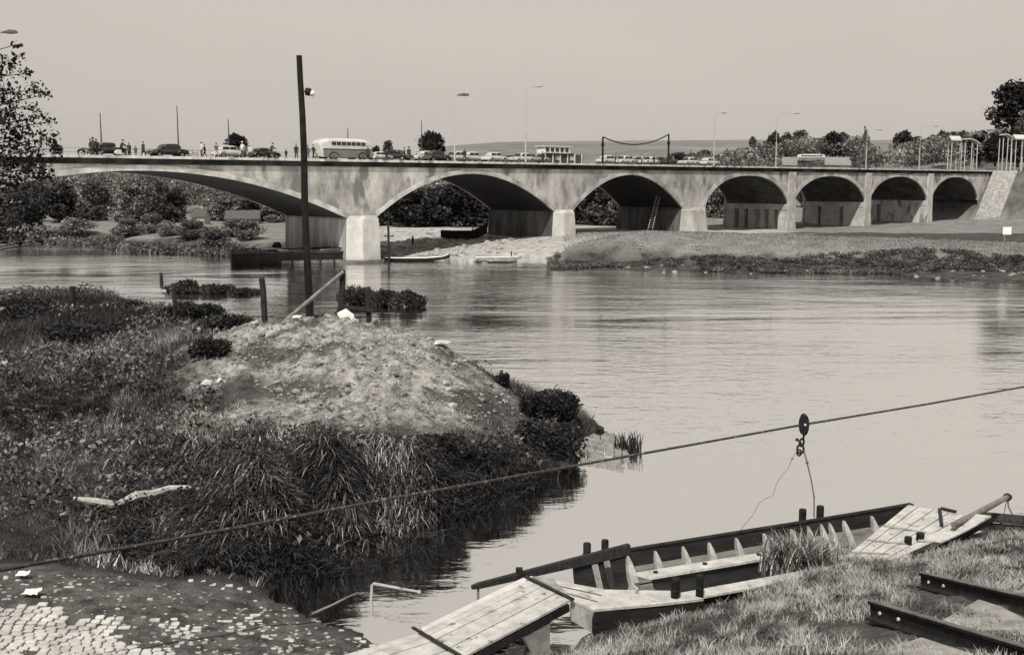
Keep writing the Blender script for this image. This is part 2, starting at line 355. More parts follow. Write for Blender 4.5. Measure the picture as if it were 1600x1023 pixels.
def ht(X, Y):                      # bilinear height lookup
    fx = np.clip((np.asarray(X) - GX[0]) / .25, 0, len(GX) - 1.001); fy = np.clip((np.asarray(Y) - GY[0]) / .25, 0, len(GY) - 1.001)
    i = fx.astype(int); j = fy.astype(int); u = fx - i; v = fy - j
    return ZZ[i, j] * (1 - u) * (1 - v) + ZZ[i + 1, j] * u * (1 - v) + ZZ[i, j + 1] * (1 - u) * v + ZZ[i + 1, j + 1] * u * v
def H(x, y): return float(ht(np.array([x]), np.array([y]))[0])
def fieldmesh(name, XX, YY, ZZ, m, masks):
    nx, ny = XX.shape; V = np.stack([XX, YY, ZZ], -1).reshape(-1, 3); i = np.arange(nx * ny).reshape(nx, ny)
    F = np.stack([i[:-1, :-1], i[1:, :-1], i[1:, 1:], i[:-1, 1:]], -1).reshape(-1, 4)
    o = npmesh(name, V, F, m, smooth=True)
    for k, a in masks.items():
        at = o.data.attributes.new(k, 'FLOAT', 'POINT'); at.data.foreach_set('value', a.ravel().astype(np.float32))
    return o
def ground_mat(name, grass, layers, bump=0.5):
    """grass noise (a,b,scale) overlaid by attribute-masked noise layers [(attr,a,b,scale)]"""
    m = bpy.data.materials.new(name); m.use_nodes = True; N = m.node_tree.nodes; l = m.node_tree.links.new; p = N['Principled BSDF']
    p.inputs['Roughness'].default_value = 0.95; p.inputs['Specular IOR Level'].default_value = 0.15
    tc = N.new('ShaderNodeTexCoord')
    def nzc(a, b, s, lo=.36, hi=.64):
        n = N.new('ShaderNodeTexNoise'); n.inputs['Scale'].default_value = s; n.inputs['Detail'].default_value = 9; n.inputs['Roughness'].default_value = .7
        l(tc.outputs['Object'], n.inputs['Vector']); c = N.new('ShaderNodeValToRGB'); e = c.color_ramp.elements
        e[0].position = lo; e[1].position = hi; e[0].color = gcol(a); e[1].color = gcol(b); l(n.outputs[0], c.inputs[0]); return c.outputs[0], n.outputs[0]
    out, hh = nzc(*grass)
    for nm, a, b, s in layers:
        c, _ = nzc(a, b, s); at = N.new('ShaderNodeAttribute'); at.attribute_name = nm
        mx = N.new('ShaderNodeMix'); mx.data_type = 'RGBA'; l(at.outputs['Fac'], mx.inputs[0]); l(out, mx.inputs[6]); l(c, mx.inputs[7]); out = mx.outputs[2]
    l(out, p.inputs['Base Color'])
    n = N.new('ShaderNodeTexNoise'); n.inputs['Scale'].default_value = 5; n.inputs['Detail'].default_value = 9; n.inputs['Roughness'].default_value = .75; l(tc.outputs['Object'], n.inputs['Vector'])
    bp = N.new('ShaderNodeBump'); bp.inputs['Strength'].default_value = bump; bp.inputs['Distance'].default_value = 0.25; l(n.outputs[0], bp.inputs['Height']); l(bp.outputs[0], p.inputs['Normal'])
    return m
NEAR = sstep(0, 1, np.where(XX > -3.2, sstep(27.2 + .35 * (XX - 9), 26.2 + .35 * (XX - 9), YY), 0) * (YY < 32))
NEAR = NEAR * (XX > -2.5)
gm = ground_mat('river_bank_ground', (0.018, 0.06, 1.5), [('near', 0.15, 0.05, 2.5), ('soil', 0.50, 0.08, 2.6), ('mud', 0.04, 0.17, 2.2)], 0.8)
o = fieldmesh('ground', XX, YY, ZZ, gm, {'soil': SOIL * (1 - .75 * sstep(.52, .62, nz2(XX, YY, .7, 8, 4))), 'mud': MUD, 'near': NEAR}); tag(o, kind='structure')

# ================================================================== FAR SHORE
fc = [g3(*q, 0) for q in [(-300, 366), (-100, 370), (0, 374), (100, 379), (150, 381), (200, 388), (330, 394), (420, 399), (470, 396), (520, 400), (600, 404), (700, 407), (760, 408), (860, 408), (900, 413), (1000, 418), (1100, 423), (1200, 426), (1400, 428), (1600, 431), (1900, 436)]]
fc += [g3(*q, -1.5) for q in [(-300, 385), (0, 390), (200, 405), (400, 418), (600, 425), (800, 425), (1000, 435), (1300, 445), (1600, 450), (1900, 455), (300, 450), (900, 480), (1500, 500)]]
fc += [g3(100, 366, 1.2), g3(0, 362, 1.2), g3(200, 374, 1.2), g3(330, 380, 1.1), g3(420, 384, 1.2), g3(100, 352, 1.8), g3(300, 353, 1.8), g3(430, 357, 1.6), (-90, 330, 6), (-60, 260, 3), (-130, 260, 4), (-20, 300, 4), (-160, 330, 8), (-220, 250, 6)]
fc += [g3(640, 390, .7), g3(740, 393, .8), g3(850, 385, 1.2), g3(700, 370, 1.5), g3(880, 366, 2.0), g3(1084, 360, 1.7), g3(640, 352, 1.5), g3(930, 352, 1.8), g3(900, 395, 1.3), g3(1000, 393, 1.5), g3(1100, 395, 1.5), g3(1300, 398, 1.5), g3(1500, 400, 1.5), g3(1700, 400, 1.5),
       g3(1236, 359, 1.0), g3(1236, 375, 1.2), g3(1450, 359, 0.8), g3(1450, 375, 1.1), g3(1540, 357, .8), g3(1700, 362, .9), (60, 290, 2), (150, 300, 2), (0, 250, 3), (250, 200, 2), (250, 300, 6), (60, 330, 5), (180, 340, 8)]
hf = rbf(fc, 2.0)
FX = np.arange(-230, 270, 1.6); FY = np.arange(96, 345, 1.6); FXX, FYY = np.meshgrid(FX, FY, indexing='ij'); FZ = hf(FXX, FYY)
# bridge frame: s along, o across (0 = near face), z up
Y0 = 132.0; VPX = 2587.0
BP0 = A(566, HOR, Y0); BP0.z = 0
_d = Vector((ray(VPX, HOR).x, ray(VPX, HOR).y, 0)).normalized(); _n = Vector((-_d.y, _d.x, 0))
WB = 13.4; ZD = 12.35
def BR(s, o, z): return BP0 + _d * s + _n * o + Vector((0, 0, z))
def bs(px, py, o=0.0):             # pixel -> (s, z) on the plane at offset o
    r = ray(px, py); q = BP0 + _n * o; den = r.x * _n.x + r.y * _n.y; t = (q.x * _n.x + q.y * _n.y) / den
    p = Vector((r.x * t, r.y * t, EYE + r.z * t)); return ((p.x - BP0.x) * _d.x + (p.y - BP0.y) * _d.y, p.z)
S_END = bs(1543, 300)[0]
sS = (FXX - BP0.x) * _d.x + (FYY - BP0.y) * _d.y; oO = (FXX - BP0.x) * _n.x + (FYY - BP0.y) * _n.y
side = np.maximum(0, np.maximum(-oO - 5.8, oO - WB - 6)); back = np.maximum(0, S_END + 1.5 - sS)
emb = ZD - .35 - np.maximum(0, side * .62 - .4) - back * 1.25
EMB = ((emb > FZ) & (emb > 1.9)).astype(float) * (sS > S_END - 16); FZ = np.where(sS > S_END - 16, np.maximum(FZ, emb), FZ)
FZ = FZ + (nz2(FXX, FYY, .25, 5) - .5) * .5 * sstep(.2, 1, FZ)
def fht(x, y):
    i = int(np.clip((x - FX[0]) / 1.6, 0, len(FX) - 2)); j = int(np.clip((y - FY[0]) / 1.6, 0, len(FY) - 2)); u = (x - FX[0]) / 1.6 - i; v = (y - FY[0]) / 1.6 - j
    return float(FZ[i, j] * (1 - u) * (1 - v) + FZ[i + 1, j] * u * (1 - v) + FZ[i, j + 1] * (1 - u) * v + FZ[i + 1, j + 1] * u * v)
gp = [g3(*q, 1.2)[:2] for q in [(596, 408), (720, 412), (855, 412), (870, 392), (960, 384), (1110, 368), (1240, 363), (1240, 357), (1000, 356), (860, 362), (760, 366), (690, 360), (600, 356)]]
GRAV = pmask(gp, FXX + (nz2(FXX, FYY, .1, 3) - .5) * 8, FYY + (nz2(FXX, FYY, .1, 4) - .5) * 8, 2.0)
BANK = (FZ < 1.25) * (1 - GRAV) * (FYY < 190)
FIELD = pmask([g3(*q, 1.6)[:2] for q in [(-200, 352), (470, 357), (470, 349), (-200, 345)]], FXX, FYY, 6)
fm = ground_mat('meadow_ground', (0.12, 0.23, .35), [('bank', 0.02, 0.09, .8), ('gravel', 0.46, 0.24, .9), ('emb', 0.055, 0.13, .5)], 0.8)
o = fieldmesh('far_shore_ground', FXX, FYY, FZ, fm, {'gravel': GRAV, 'bank': BANK.astype(float), 'emb': EMB * .9}); tag(o, kind='structure')

# distant hills: one height field laid out on rays, ridge heights taken from the skyline
hp = np.arange(-500, 2300, 14.0); hy = np.array([300, 340, 380, 430, 480, 560, 640, 740, 860, 1000, 1150, 1350, 1700])
ridge = np.interp(hp, [-500, 300, 560, 640, 700, 780, 1000, 1180, 1300, 1420, 1520, 1600, 1800, 2300], [262, 262, 258, 244, 229, 222.5, 220.5, 219.5, 221, 219, 212, 203, 190, 180])
mid = np.interp(hp, [-500, 560, 700, 900, 1150, 1250, 1400, 1500, 1600, 2300], [268, 262, 252, 250, 250, 249, 246, 238, 228, 215])
HX = np.zeros((len(hp), len(hy))); HY = HX.copy(); HZ = HX.copy()
for i, p in enumerate(hp):
    tx = ray(p, HOR); tx = tx.x / tx.y
    for j, Y in enumerate(hy):
        zr = EYE + (HOR - ridge[i]) / 1715 * 1150; zm = EYE + (HOR - mid[i]) / 1715 * 430
        if Y <= 430: z = 1.0 + (zm - 1.0) * float(sstep(290, 430, Y))
        elif Y <= 1150: z = zm + (zr - zm) * ((Y - 430) / 720.0)
        else: z = zr - (Y - 1150) * .03
        HX[i, j] = tx * Y; HY[i, j] = Y; HZ[i, j] = z + (noise.noise(Vector((tx * Y, Y, 0)) * .012)) * 4 * (330 < Y < 900)
hm = ground_mat('hill_fields', (0.20, 0.12, .012), [('scrub', 0.10, 0.17, .05)], 0.2)
scr = nz2(HX, HY, .006, 7) * (HY < 900); o = fieldmesh('hills', HX, HY, HZ, hm, {'scrub': (scr > .45).astype(float)}); tag(o, kind='structure')
# ================================================================== BRIDGE
br = empty('arch_bridge', BR(0, 0, 0), 0, 'long pale concrete arch bridge with seven stained arches crossing the river', 'bridge')
def brm(mb, name, m, **k):
    o = mb.build(name, m, None, **k)
    o.parent = br; o.matrix_parent_inverse = Matrix.Translation(-br.location); return o
def S(px, py=320): return bs(px, py)[0]
ZC, ZS = 10.75, 5.35               # crown and springing heights
piers = [(S(541, 350), S(592, 350)), (S(864, 345), S(897, 345)), (S(1064, 340), S(1103, 340)), (S(1230), S(1241)), (S(1350), S(1359)), (S(1447), S(1455))]
arches = []
a1r = piers[0][0] + .3; a1l = a1r - 2 * (a1r - S(222, 270)); arches.append((a1l, a1r, ZS, 10.85, 2.0))
zs = [5.5, 5.6, 5.4, 5.5, 5.5, 5.5]
for k in range(5): arches.append((piers[k][1] - .3, piers[k + 1][0] + .3, zs[k], ZC, 2.0 if k < 2 else 2.25))
arches.append((piers[5][1] - .2, S(1527), 5.5, ZC, 2.25))
S_L = a1l - 12
def soffit(s):
    for (a, b, z0, z1, e) in arches:
        if a < s < b:
            u = abs((s - (a + b) / 2) / ((b - a) / 2))
            return z0 + (z1 - z0) * ((1 - u ** 2) if e == 2.0 else (1 - u ** 2.3) ** .62)
    return 5.3
ss = set([S_L, S_END + .5])
for (a, b, *_r) in arches:
    for t in np.linspace(0, 1, 41): ss.add(a + (b - a) * (0.5 - 0.5 * math.cos(math.pi * t)) if True else 0)
ss = sorted(ss)
ztop = 11.45
mb = MB(); rows = []
for s in ss:
    z = soffit(s) if S_L < s < S_END else 1.0
    if s <= a1l or s >= arches[-1][1]: z = 1.0
    rows.append((s, z))
rr = []
for i, (s, z) in enumerate(rows):   # doubled samples at the vertical jumps of the abutments
    rr.append((s, z))
V = []; F = []
for (s, z) in rr:
    for o_ in (0.0, WB):
        for zz in (z, (z + ztop) / 2, ztop): V.append(BR(s, o_, zz))
for i in range(len(rr) - 1):
    a = i * 6; b = a + 6
    F += [(a, b, b + 1, a + 1), (a + 1, b + 1, b + 2, a + 2), (a + 3, a + 4, b + 4, b + 3), (a + 4, a + 5, b + 5, b + 4), (a + 2, b + 2, b + 5, a + 5)]
F += [(0, 1, 2, 5, 4, 3), tuple(len(V) - 6 + k for k in (0, 3, 4, 5, 2, 1))]
brm(mb.add(V, F), 'spandrel_wall', concrete)
for k, (a, b, z0, z1, e) in enumerate(arches):
    VV_ = []; FF_ = []; q = [s for s, z in rr if a - 1e-6 <= s <= b + 1e-6]; q = [q[0] - .9] + q + [q[-1] + .9]
    for s in q: z = soffit(s) if a < s < b else z0; VV_ += [BR(s, .0, z), BR(s, WB, z), BR(s, WB, z + .02 + .25), BR(s, .0, z + .02 + .25)]
    for i in range(len(q) - 1): u = i * 4; FF_ += [(u, u + 1, u + 5, u + 4)]
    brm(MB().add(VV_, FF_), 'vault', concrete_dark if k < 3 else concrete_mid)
for (a, b, z0, z1, e) in arches:    # paler arch ring standing slightly proud of the spandrel, both faces
    mb = MB(); th = 0.55 if e == 2.0 else .7
    ts = [a + (b - a) * (0.5 - 0.5 * math.cos(math.pi * k / 36)) for k in range(37)]
    for o0, o1 in ((-.06, .3), (WB - .3, WB + .06)):
        rings = []
        for i, s in enumerate(ts):
            s = min(max(s, a + 1e-4), b - 1e-4); z = soffit(s); ds = .05; g = (soffit(min(s + ds, b - 1e-4)) - soffit(max(s - ds, a + 1e-4))) / (2 * ds)
            nn = Vector((-g, 1)).normalized(); tk = th
            q = (s + nn.x * tk, min(z + nn.y * tk, ztop - .05))
            if q[0] < a - .9: q = (a - .9, q[1])
            if q[0] > b + .9: q = (b + .9, q[1])
            rings.append([BR(s, o0, z - .02), BR(s, o1, z - .02), BR(q[0], o1, q[1]), BR(q[0], o0, q[1])])
        mb.loft(rings)
    brm(mb, 'arch_ring', mat('arch_ring_concrete', 0.54, 0.20, 0.35, 0.9, 8, .3, 3))
# deck slab, shadowed cornice, pale kerb
L0, L1 = S_L, S_END + 2.0
m_ = MB()
m_.prism([BR(L0, -.22, ztop + .002), BR(L0, -.22, ztop + .60), BR(L0, WB + .22, ztop + .60), BR(L0, WB + .22, ztop + .002)], _d * (L1 - L0)); brm(m_, 'cornice', mat('shaded_cornice', .012, .06, .25, .9, 7, .3, lo=.45, hi=.7))  # dark band below the kerb: overhang shadow put into the cornice colour
m_ = MB(); m_.prism([BR(L0, -.42, ztop + .603), BR(L0, -.42, ZD - .02), BR(L0, .9, ZD - .02), BR(L0, .9, ztop + .603)], _d * (L1 - L0))
m_.prism([BR(L0, WB - .9, ztop + .603), BR(L0, WB - .9, ZD - .02), BR(L0, WB + .75, ZD - .02), BR(L0, WB + .75, ztop + .603)], _d * (L1 - L0)); brm(m_, 'kerb', concrete_pale)
m_ = MB(); m_.prism([BR(L0, .9, ztop + .603), BR(L0, .9, ZD - .12), BR(L0, WB - .9, ZD - .12), BR(L0, WB - .9, ztop + .603)], _d * (L1 + 200 - L0)); brm(m_, 'roadway', mat('worn_asphalt', .10, .16, 1, .9))
# railing: posts and two rails
def railing(o_):
    m = MB(); s = L0 + 1
    while s < L1:
        m.bar(BR(s, o_, ZD - .02), BR(s, o_, ZD + 1.08), .07, .07); s += 4.55
    for z in (1.08, .62): m.tube([BR(L0 + 1, o_, ZD + z), BR(L1 - 1, o_, ZD + z)], .022, 5)
    return m
brm(railing(WB + .35), 'railing', mat('railing_paint', .16, .22, 5, .6))
# piers
def pier(k, s0, s1, zt, zb, nose, taper):
    m = MB(); w = (s1 - s0) / 2; c = (s0 + s1) / 2
    def ring(z, g, cut):
        w_ = w + g; n_ = nose + g; q = w_ * cut
        return [BR(c - w_, 0, z), BR(c - q, -n_, z), BR(c + q, -n_, z), BR(c + w_, 0, z), BR(c + w_, WB, z), BR(c + q, WB + n_, z), BR(c - q, WB + n_, z), BR(c - w_, WB, z)]
    m.loft([ring(zb, taper, .5), ring(zt - .45, 0, .5), ring(zt, -.25, .28)])
    o = brm(m, 'pier', mat('river_pier_concrete', .50, .27, .35, .9, 10, .3, 3, spots=(.30, .5, .62), stretch=(1, 1, .6))); o.data.materials.append(mat('streaked_shaded_pier_wall', .34, .15, .8, .9, 8, .3, stretch=(1, 1, .12)) if k == 0 else mat('shaded_pier_wall', .13, .04, .7, .9, 8, .3, stretch=(1, 1, .15)))
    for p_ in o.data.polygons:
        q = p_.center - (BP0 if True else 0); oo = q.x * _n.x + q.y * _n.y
        if abs(p_.normal.dot(_d)) > .8 and 1 < oo < WB - 1: p_.material_index = 1  # side walls: deck shade put into a darker colour, with vertical stains
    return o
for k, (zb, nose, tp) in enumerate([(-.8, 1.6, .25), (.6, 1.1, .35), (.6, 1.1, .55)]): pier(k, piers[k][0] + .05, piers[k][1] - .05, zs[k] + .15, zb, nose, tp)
for k in (3, 4, 5):                 # the slim land piers: a pilaster to the cornice and a row of columns under the vault
    s0, s1 = piers[k]; m = MB(); c = (s0 + s1) / 2; w_ = (s1 - s0)
    for o_ in (-.28, WB - .02):
        m.loft([[BR(c - w_ * f, o_, z), BR(c + w_ * f, o_, z), BR(c + w_ * f, o_ + .3, z), BR(c - w_ * f, o_ + .3, z)] for z, f in ((.3, .72), (3, .5), (ztop - .02, .5))])
    cols = [(0, 2.0), (2.9, 3.9), (4.9, 5.8), (7.0, 8.4), (9.2, 10.4), (11.4, WB)] if k == 3 else [(0, 4.6), (5.4, 9.6), (10.2, WB)] if k == 4 else [(0, 10.5), (11.5, WB)]
    for o0, o1 in cols: m.prism([BR(c - w_ * .42, o0 + .03, .3), BR(c + w_ * .42, o0 + .03, .3), BR(c + w_ * .42, o0 + .03, 5.6), BR(c - w_ * .42, o0 + .03, 5.6)], _n * (o1 - o0 - .06))
    m.prism([BR(c - w_ * .45, .01, 4.7), BR(c + w_ * .45, .01, 4.7), BR(c + w_ * .45, .01, 5.7), BR(c - w_ * .45, .01, 5.7)], _n * (WB - .02))
    brm(m, 'pier', concrete_pale if k == 5 else mat('land_pier_concrete', .5, .3, .6, .9, bump=.3))
m = MB(); c_ = (piers[0][0] + piers[0][1]) / 2; w_ = (piers[0][1] - piers[0][0]) / 2 + .55   # dark wet footing of the river pier
m.loft([[BR(c_ - w_, -.3, z), BR(c_ - w_ * .5, -2.15, z), BR(c_ + w_ * .5, -2.15, z), BR(c_ + w_, -.3, z), BR(c_ + w_, WB, z), BR(c_ + w_ * .5, WB + 2.15, z), BR(c_ - w_ * .5, WB + 2.15, z), BR(c_ - w_, WB, z)] for z in (-.9, .38)])
brm(m, 'pier_footing', mat('wet_footing', .05, .14, 1.2, .7, bump=.3), bevel=.04)
# paved wing down the embankment beside the last arch
m = MB(); wg = []
for t in np.linspace(0, 1, 14):
    wg.append((S_END + 1.4 - t * 9.0, ZD - .12 - t * 11.2))
m.loft([[BR(s + .6, -.45, z - .9), BR(s + .6, -6.0, z - .9), BR(s, -6.0, z), BR(s, -.45, z)] for s, z in wg]); brm(m, 'wing_slope', mat('wing_paving', .36, .18, 1.4, .9, 12, .6, 2))

# water gauge ladder on the first pier
s_ = S(600, 370); g = MB(); x = BR(s_, -.9, 0)
g.tube([x + Vector((0, 0, -.6)), x + Vector((0, 0, 5.0))], .14, 6)
for z in (1.0, 2.35, 3.1): g.bar(x + Vector((-.55, 0, z)), x + Vector((.65, 0, z + .02)), .12, .12)
tag(g.build('gauge_post', iron), 'thin dark post with short crossbars standing in the water beside the first pier', 'post')
# ladder leaning on the third pier
lad = MB(); p0 = BR(S(1018, 358), -.2, 0); a = A(1016, 358, p0.y + 2.5); b = A(1029, 305, p0.y + 6); e = Vector((.38, 0.1, 0))
for sg in (-1, 1): lad.bar(a + e * sg, b + e * sg * .8, .09, .09)
for t in np.linspace(.05, .95, 14): q = a.lerp(b, float(t)); lad.bar(q - e, q + e, .05, .05)
tag(lad.build('ladder', greywood), 'tall wooden ladder leaning on the shaded side of the third pier', 'ladder')

# ------------------------------------------------------------------ street lamps
steel = mat('pale_lamp_steel', .38, .28, 3, .6)
def lamp(s, o_, h, dark=False, arm=1.6, ang=0.0, rise=.25, label='', lowh=4.5, hs=1.0, grp='lamps along the bridge', post=None, headm=None):
    b = BR(s, o_, ZD - .05); e = empty('street_lamp', b, 0, label, 'street lamp', grp)
    MB().tube([(0, 0, 0), (0, 0, lowh), (0, 0, lowh + .15), (0, 0, h)], [.14, .11, .055, .04], 8).build('pole', post or steel, e)
    d = Vector((math.cos(ang), math.sin(ang), 0))
    MB().tube([(0, 0, h - .02), d * arm * .45 + Vector((0, 0, h + rise * .7)), d * arm + Vector((0, 0, h + rise))], [.045, .04, .04], 6).build('arm', post or steel, e)
    c = d * (arm + .45) + Vector((0, 0, h + rise - .02)); Mr = Matrix.Rotation(ang, 3, 'Z')
    rings = []
    for t, hw, hh in ((-.6, .05, .04), (-.3, .17, .10), (.1, .23, .17), (.45, .16, .12), (.6, .04, .03)):
        rings.append([c + Mr @ Vector((t * 1.2 * hs, hw * 1.2 * hs * math.cos(q), hs * hh * math.sin(q) * (1.5 if math.sin(q) > 0 else .7))) for q in [2 * math.pi * k / 10 for k in range(10)]])
    MB().loft(rings).build('lamp_head', headm or mat('lamp_head_paint', .06, .09, 4, .6), e, smooth=True)
    return e
hd_l = mat('pale_lamp_head', .35, .25, 4, .6)
faint = mat('faint_lamp_steel', .34, .28, 3, .6)
for px, yt, arm, ang, lab, hm_ in ((6, 55, 1.0, -.1, 'lamp with dark head above the leafy tree, leftmost on the bridge', None),
        (714, 151, .7, -.1, 'lamp with dark head right of the round tree behind the bridge', None),
        (825, 137, 1.2, .0, 'lamp with pale head standing left of the white framed kiosk', hd_l),
        (1119, 178, .9, .2, 'lamp right of the sagging cable, over the third pier', hd_l),
        (1216, 178, 3.2, .25, 'lamp left of the distant white coach', hd_l),
        (1357, 204, 2.2, .3, 'lamp between the distant coach and the white gateways', hd_l),
        (1440, 198, 3.2, .3, 'lamp closest to the white gateways at the right end', hd_l)):
    s_, _z = bs(px, 245); z_ = bs(px, yt)[1]; lamp(s_, .45, z_ - ZD, arm=arm, ang=ang, label=lab, headm=hm_, lowh=2.0 if px == 714 else 4.2, hs=1.15 if hm_ is None else 1.0)
dk = mat('dark_mast_paint', .05, .08, 3, .6)
for px, yt, lab in ((155, 176, 'thin mast behind the group with bicycles, leftmost'), (275, 165, 'thin mast rising behind the dark saloon car'), (355, 186, 'thin mast behind the pale beetle shaped car'),
                    (542, 200, 'short mast showing above the roof of the coach'), (657, 188, 'thin mast left of the round tree behind the bridge')):
    s_, z_ = bs(px, yt, WB); h = z_ - ZD
    tag(MB().tube([(0, 0, 0), (0, 0, h * .4), (0, 0, h)], [.11, .08, .05], 6).build('mast', dk, loc=BR(s_, WB - .2, ZD - .05)), lab, 'mast', 'masts along the far kerb')
# two dark posts and the cable sagging between them
ends = []
for px, yt, lab in ((942, 214, 'black post carrying the left end of the sagging cable'), (1045, 210, 'black post carrying the right end of the sagging cable')):
    s_, z_ = bs(px, yt, 1.0); e = empty('cable_post', BR(s_, 1.0, ZD - .04), 0, lab, 'post', 'black posts of the sagging cable')
    h = z_ - ZD
    MB().tube([(0, 0, 0), (0, 0, h)], [.17, .13], 8).build('shaft', tar, e); MB().box((0, 0, h * .72), (.42, .42, .5)).build('clamp', tar, e)
    ends.append(BR(s_, 1.0, z_))
m = MB(); m.tube([ends[0].lerp(ends[1], t) - Vector((0, 0, 1.35 * 4 * t * (1 - t))) for t in [i / 20 for i in range(21)]], .09, 6)
tag(m.build('sagging_cable', tar), 'heavy dark cable sagging between two black posts on the bridge', 'cable')
m = MB(); m.tube([ends[0].lerp(ends[1], t) - Vector((0, -1, 1.3 + 3.1 * 4 * t * (1 - t) * (1 - .5 * t) - .5 * t)) for t in [i / 16 for i in range(5, 13)]], .035, 5)
tag(m.build('slack_wire', mat('pale_wire', .3, .4)), 'thin pale wire hanging slack beneath the heavy sagging cable', 'wire')
# white goal shaped gateways at the right end
def gateway(px0, px1, yt, Y, lab, roof, nextra=0):
    a = A(px0, 251, Y); b = A(px1, 251, Y + 2); hgt = A(px0, yt, Y).z - a.z
    e = empty('gateway', a, 0, lab, 'gateway', 'white timber gateways'); v = b - a; v.z = 0
    for q in [0] + [1] + ([.55] if nextra else []):
        for dy in ((0, 2.2) if q != .55 else (0,)): MB().bar(v * q + Vector((0, dy, -4.0)), v * q + Vector((0, dy, hgt)), .17, .17).build('post', mat('gate_white', .5, .4), e)
    k = hgt
    if roof == 'gable': MB().loft([[v * t + Vector((0, y, z)) for y, z in ((-.4, k), (1.1, k + 1.0), (2.6, k), (2.6, k + .25), (1.1, k + 1.3), (-.4, k + .25))] for t in (-.15, 1.12)]).build('roof', mat('gate_white', .5, .4), e)
    else: MB().loft([[v * t + Vector((0, -.3, k + .9 - 1.6 * (t - .3) ** 2)), v * t + Vector((0, 2.5, k + .9 - 1.6 * (t - .3) ** 2)), v * t + Vector((0, 2.5, k + 1.15 - 1.6 * (t - .3) ** 2)), v * t + Vector((0, -.3, k + 1.15 - 1.6 * (t - .3) ** 2))] for t in [i / 6 * 1.25 - .05 for i in range(7)]]).build('roof', mat('gate_white', .5, .4), e)
    return e
gateway(1486, 1499, 220, 285, 'small white gateway with pitched top, leftmost of the gateways', 'gable')
gateway(1507, 1526, 223, 282, 'white gateway with curved top beside the pitched one', 'curve', 1)
gateway(1566, 1579, 216, 284, 'white gateway standing under the big dark hilltop tree', 'curve', 1)
gateway(1586, 1603, 218, 286, 'white gateway at the right edge of the bridge approach', 'gable', 1)
# ================================================================== FERRY PUNT
U = (G(1420, 790, .75) - G(968, 862, .75)); U.z = 0; BL = U.length; U.normalize(); VV = Vector((U.y, -U.x, 0))     # u along, v towards the bank
bo = G(968, 862, .75); bo.z = 0
boat = empty('ferry_punt', bo, 0, 'long open wooden ferry punt with pale ribs moored along the grassy bank', 'boat')
def Bv(u, v, z): return U * u + VV * v + Vector((0, 0, z))
hull = mat('tarred_hull', .010, .024, 2.5, .55, bump=.25, stretch=(.4, .4, 2)); BW = 3.05
inner = mat('boat_inside', .03, .09, 1.8, .8, bump=.3)
def strip(mb, rows):                # closed ribbon of 4-point rings
    mb.loft(rows); return mb
def sheer(u): return .74 + .03 * max(0, (u - 6) / 4) ** 2
rows = [[Bv(u, -.04, sheer(u)), Bv(u, .06, sheer(u)), Bv(u, .36, -.08), Bv(u, .26, -.36)] for u in np.linspace(-1.3, BL + .12, 16)]
strip(MB(), rows).build('hull_side', hull, boat, smooth=False)
rows = [[Bv(u, BW + .04, sheer(u) - .1), Bv(u, BW - .06, sheer(u) - .1), Bv(u, BW - .36, -.08), Bv(u, BW - .26, -.36)] for u in np.linspace(-1.3, BL + .6, 16)]
strip(MB(), rows).build('hull_side', hull, boat)
strip(MB(), [[Bv(u, .34, -.10), Bv(u, BW - .34, -.10), Bv(u, BW - .30, -.34), Bv(u, .30, -.34)] for u in (-1.3, BL + .4)]).build('floor', inner, boat)
strip(MB(), [[Bv(u, .19, .40), Bv(u, .22, .40), Bv(u, .37, .02), Bv(u, .34, .02)] for u in (0.1, BL)]).build('inner_planking', mat('worn_planking', .22, .07, 1.5, .8, bump=.3, stretch=(.5, .5, 3)), boat)
# gunwale caps
for v, u0, u1, dz, m_, w_ in ((0, -.05, BL + .10, .03, tar, .16),):
    strip(MB(), [[Bv(u, v - w_ / 2, sheer(u) + .005), Bv(u, v + w_ / 2, sheer(u) + .005), Bv(u, v + w_ / 2, sheer(u) + .05), Bv(u, v - w_ / 2, sheer(u) + .05)] for u in np.linspace(u0, u1, 9)]).build('gunwale', m_, boat)
strip(MB(), [[Bv(u, BW - .30, sheer(u) - .09), Bv(u, BW + .10, sheer(u) - .09), Bv(u, BW + .10, sheer(u) - .04), Bv(u, BW - .30, sheer(u) - .04)] for u in np.linspace((G(1060, 940, .6) - bo).dot(U), (G(1330, 880, .6) - bo).dot(U), 7)]).build('gunwale', palewood, boat)
# ribs: pale pointed knees standing against the far side
for px in (978, 1021, 1064, 1104, 1146, 1189, 1231, 1257, 1277, 1290, 1312, 1355):
    p = G(px, 880 - (px - 978) * .17, .45) - bo; u = p.dot(U); w_ = .095 if px not in (1257, 1277, 1290) else .075
    MB().loft([[Bv(u - w_ * k, .30 - z * .36, z), Bv(u + w_ * k, .30 - z * .36, z), Bv(u + w_ * k, .42 - z * .36 + d, z), Bv(u - w_ * k, .42 - z * .36 + d, z)]
               for z, k, d in ((-.09, .7, .20), (.12, 1.05, .13), (.34, .95, .07), (.54, .6, .02), (.67, .22, -.03))]).build('rib', mat('rib_wood', .40, .20, 4, .85, bump=.4), boat)
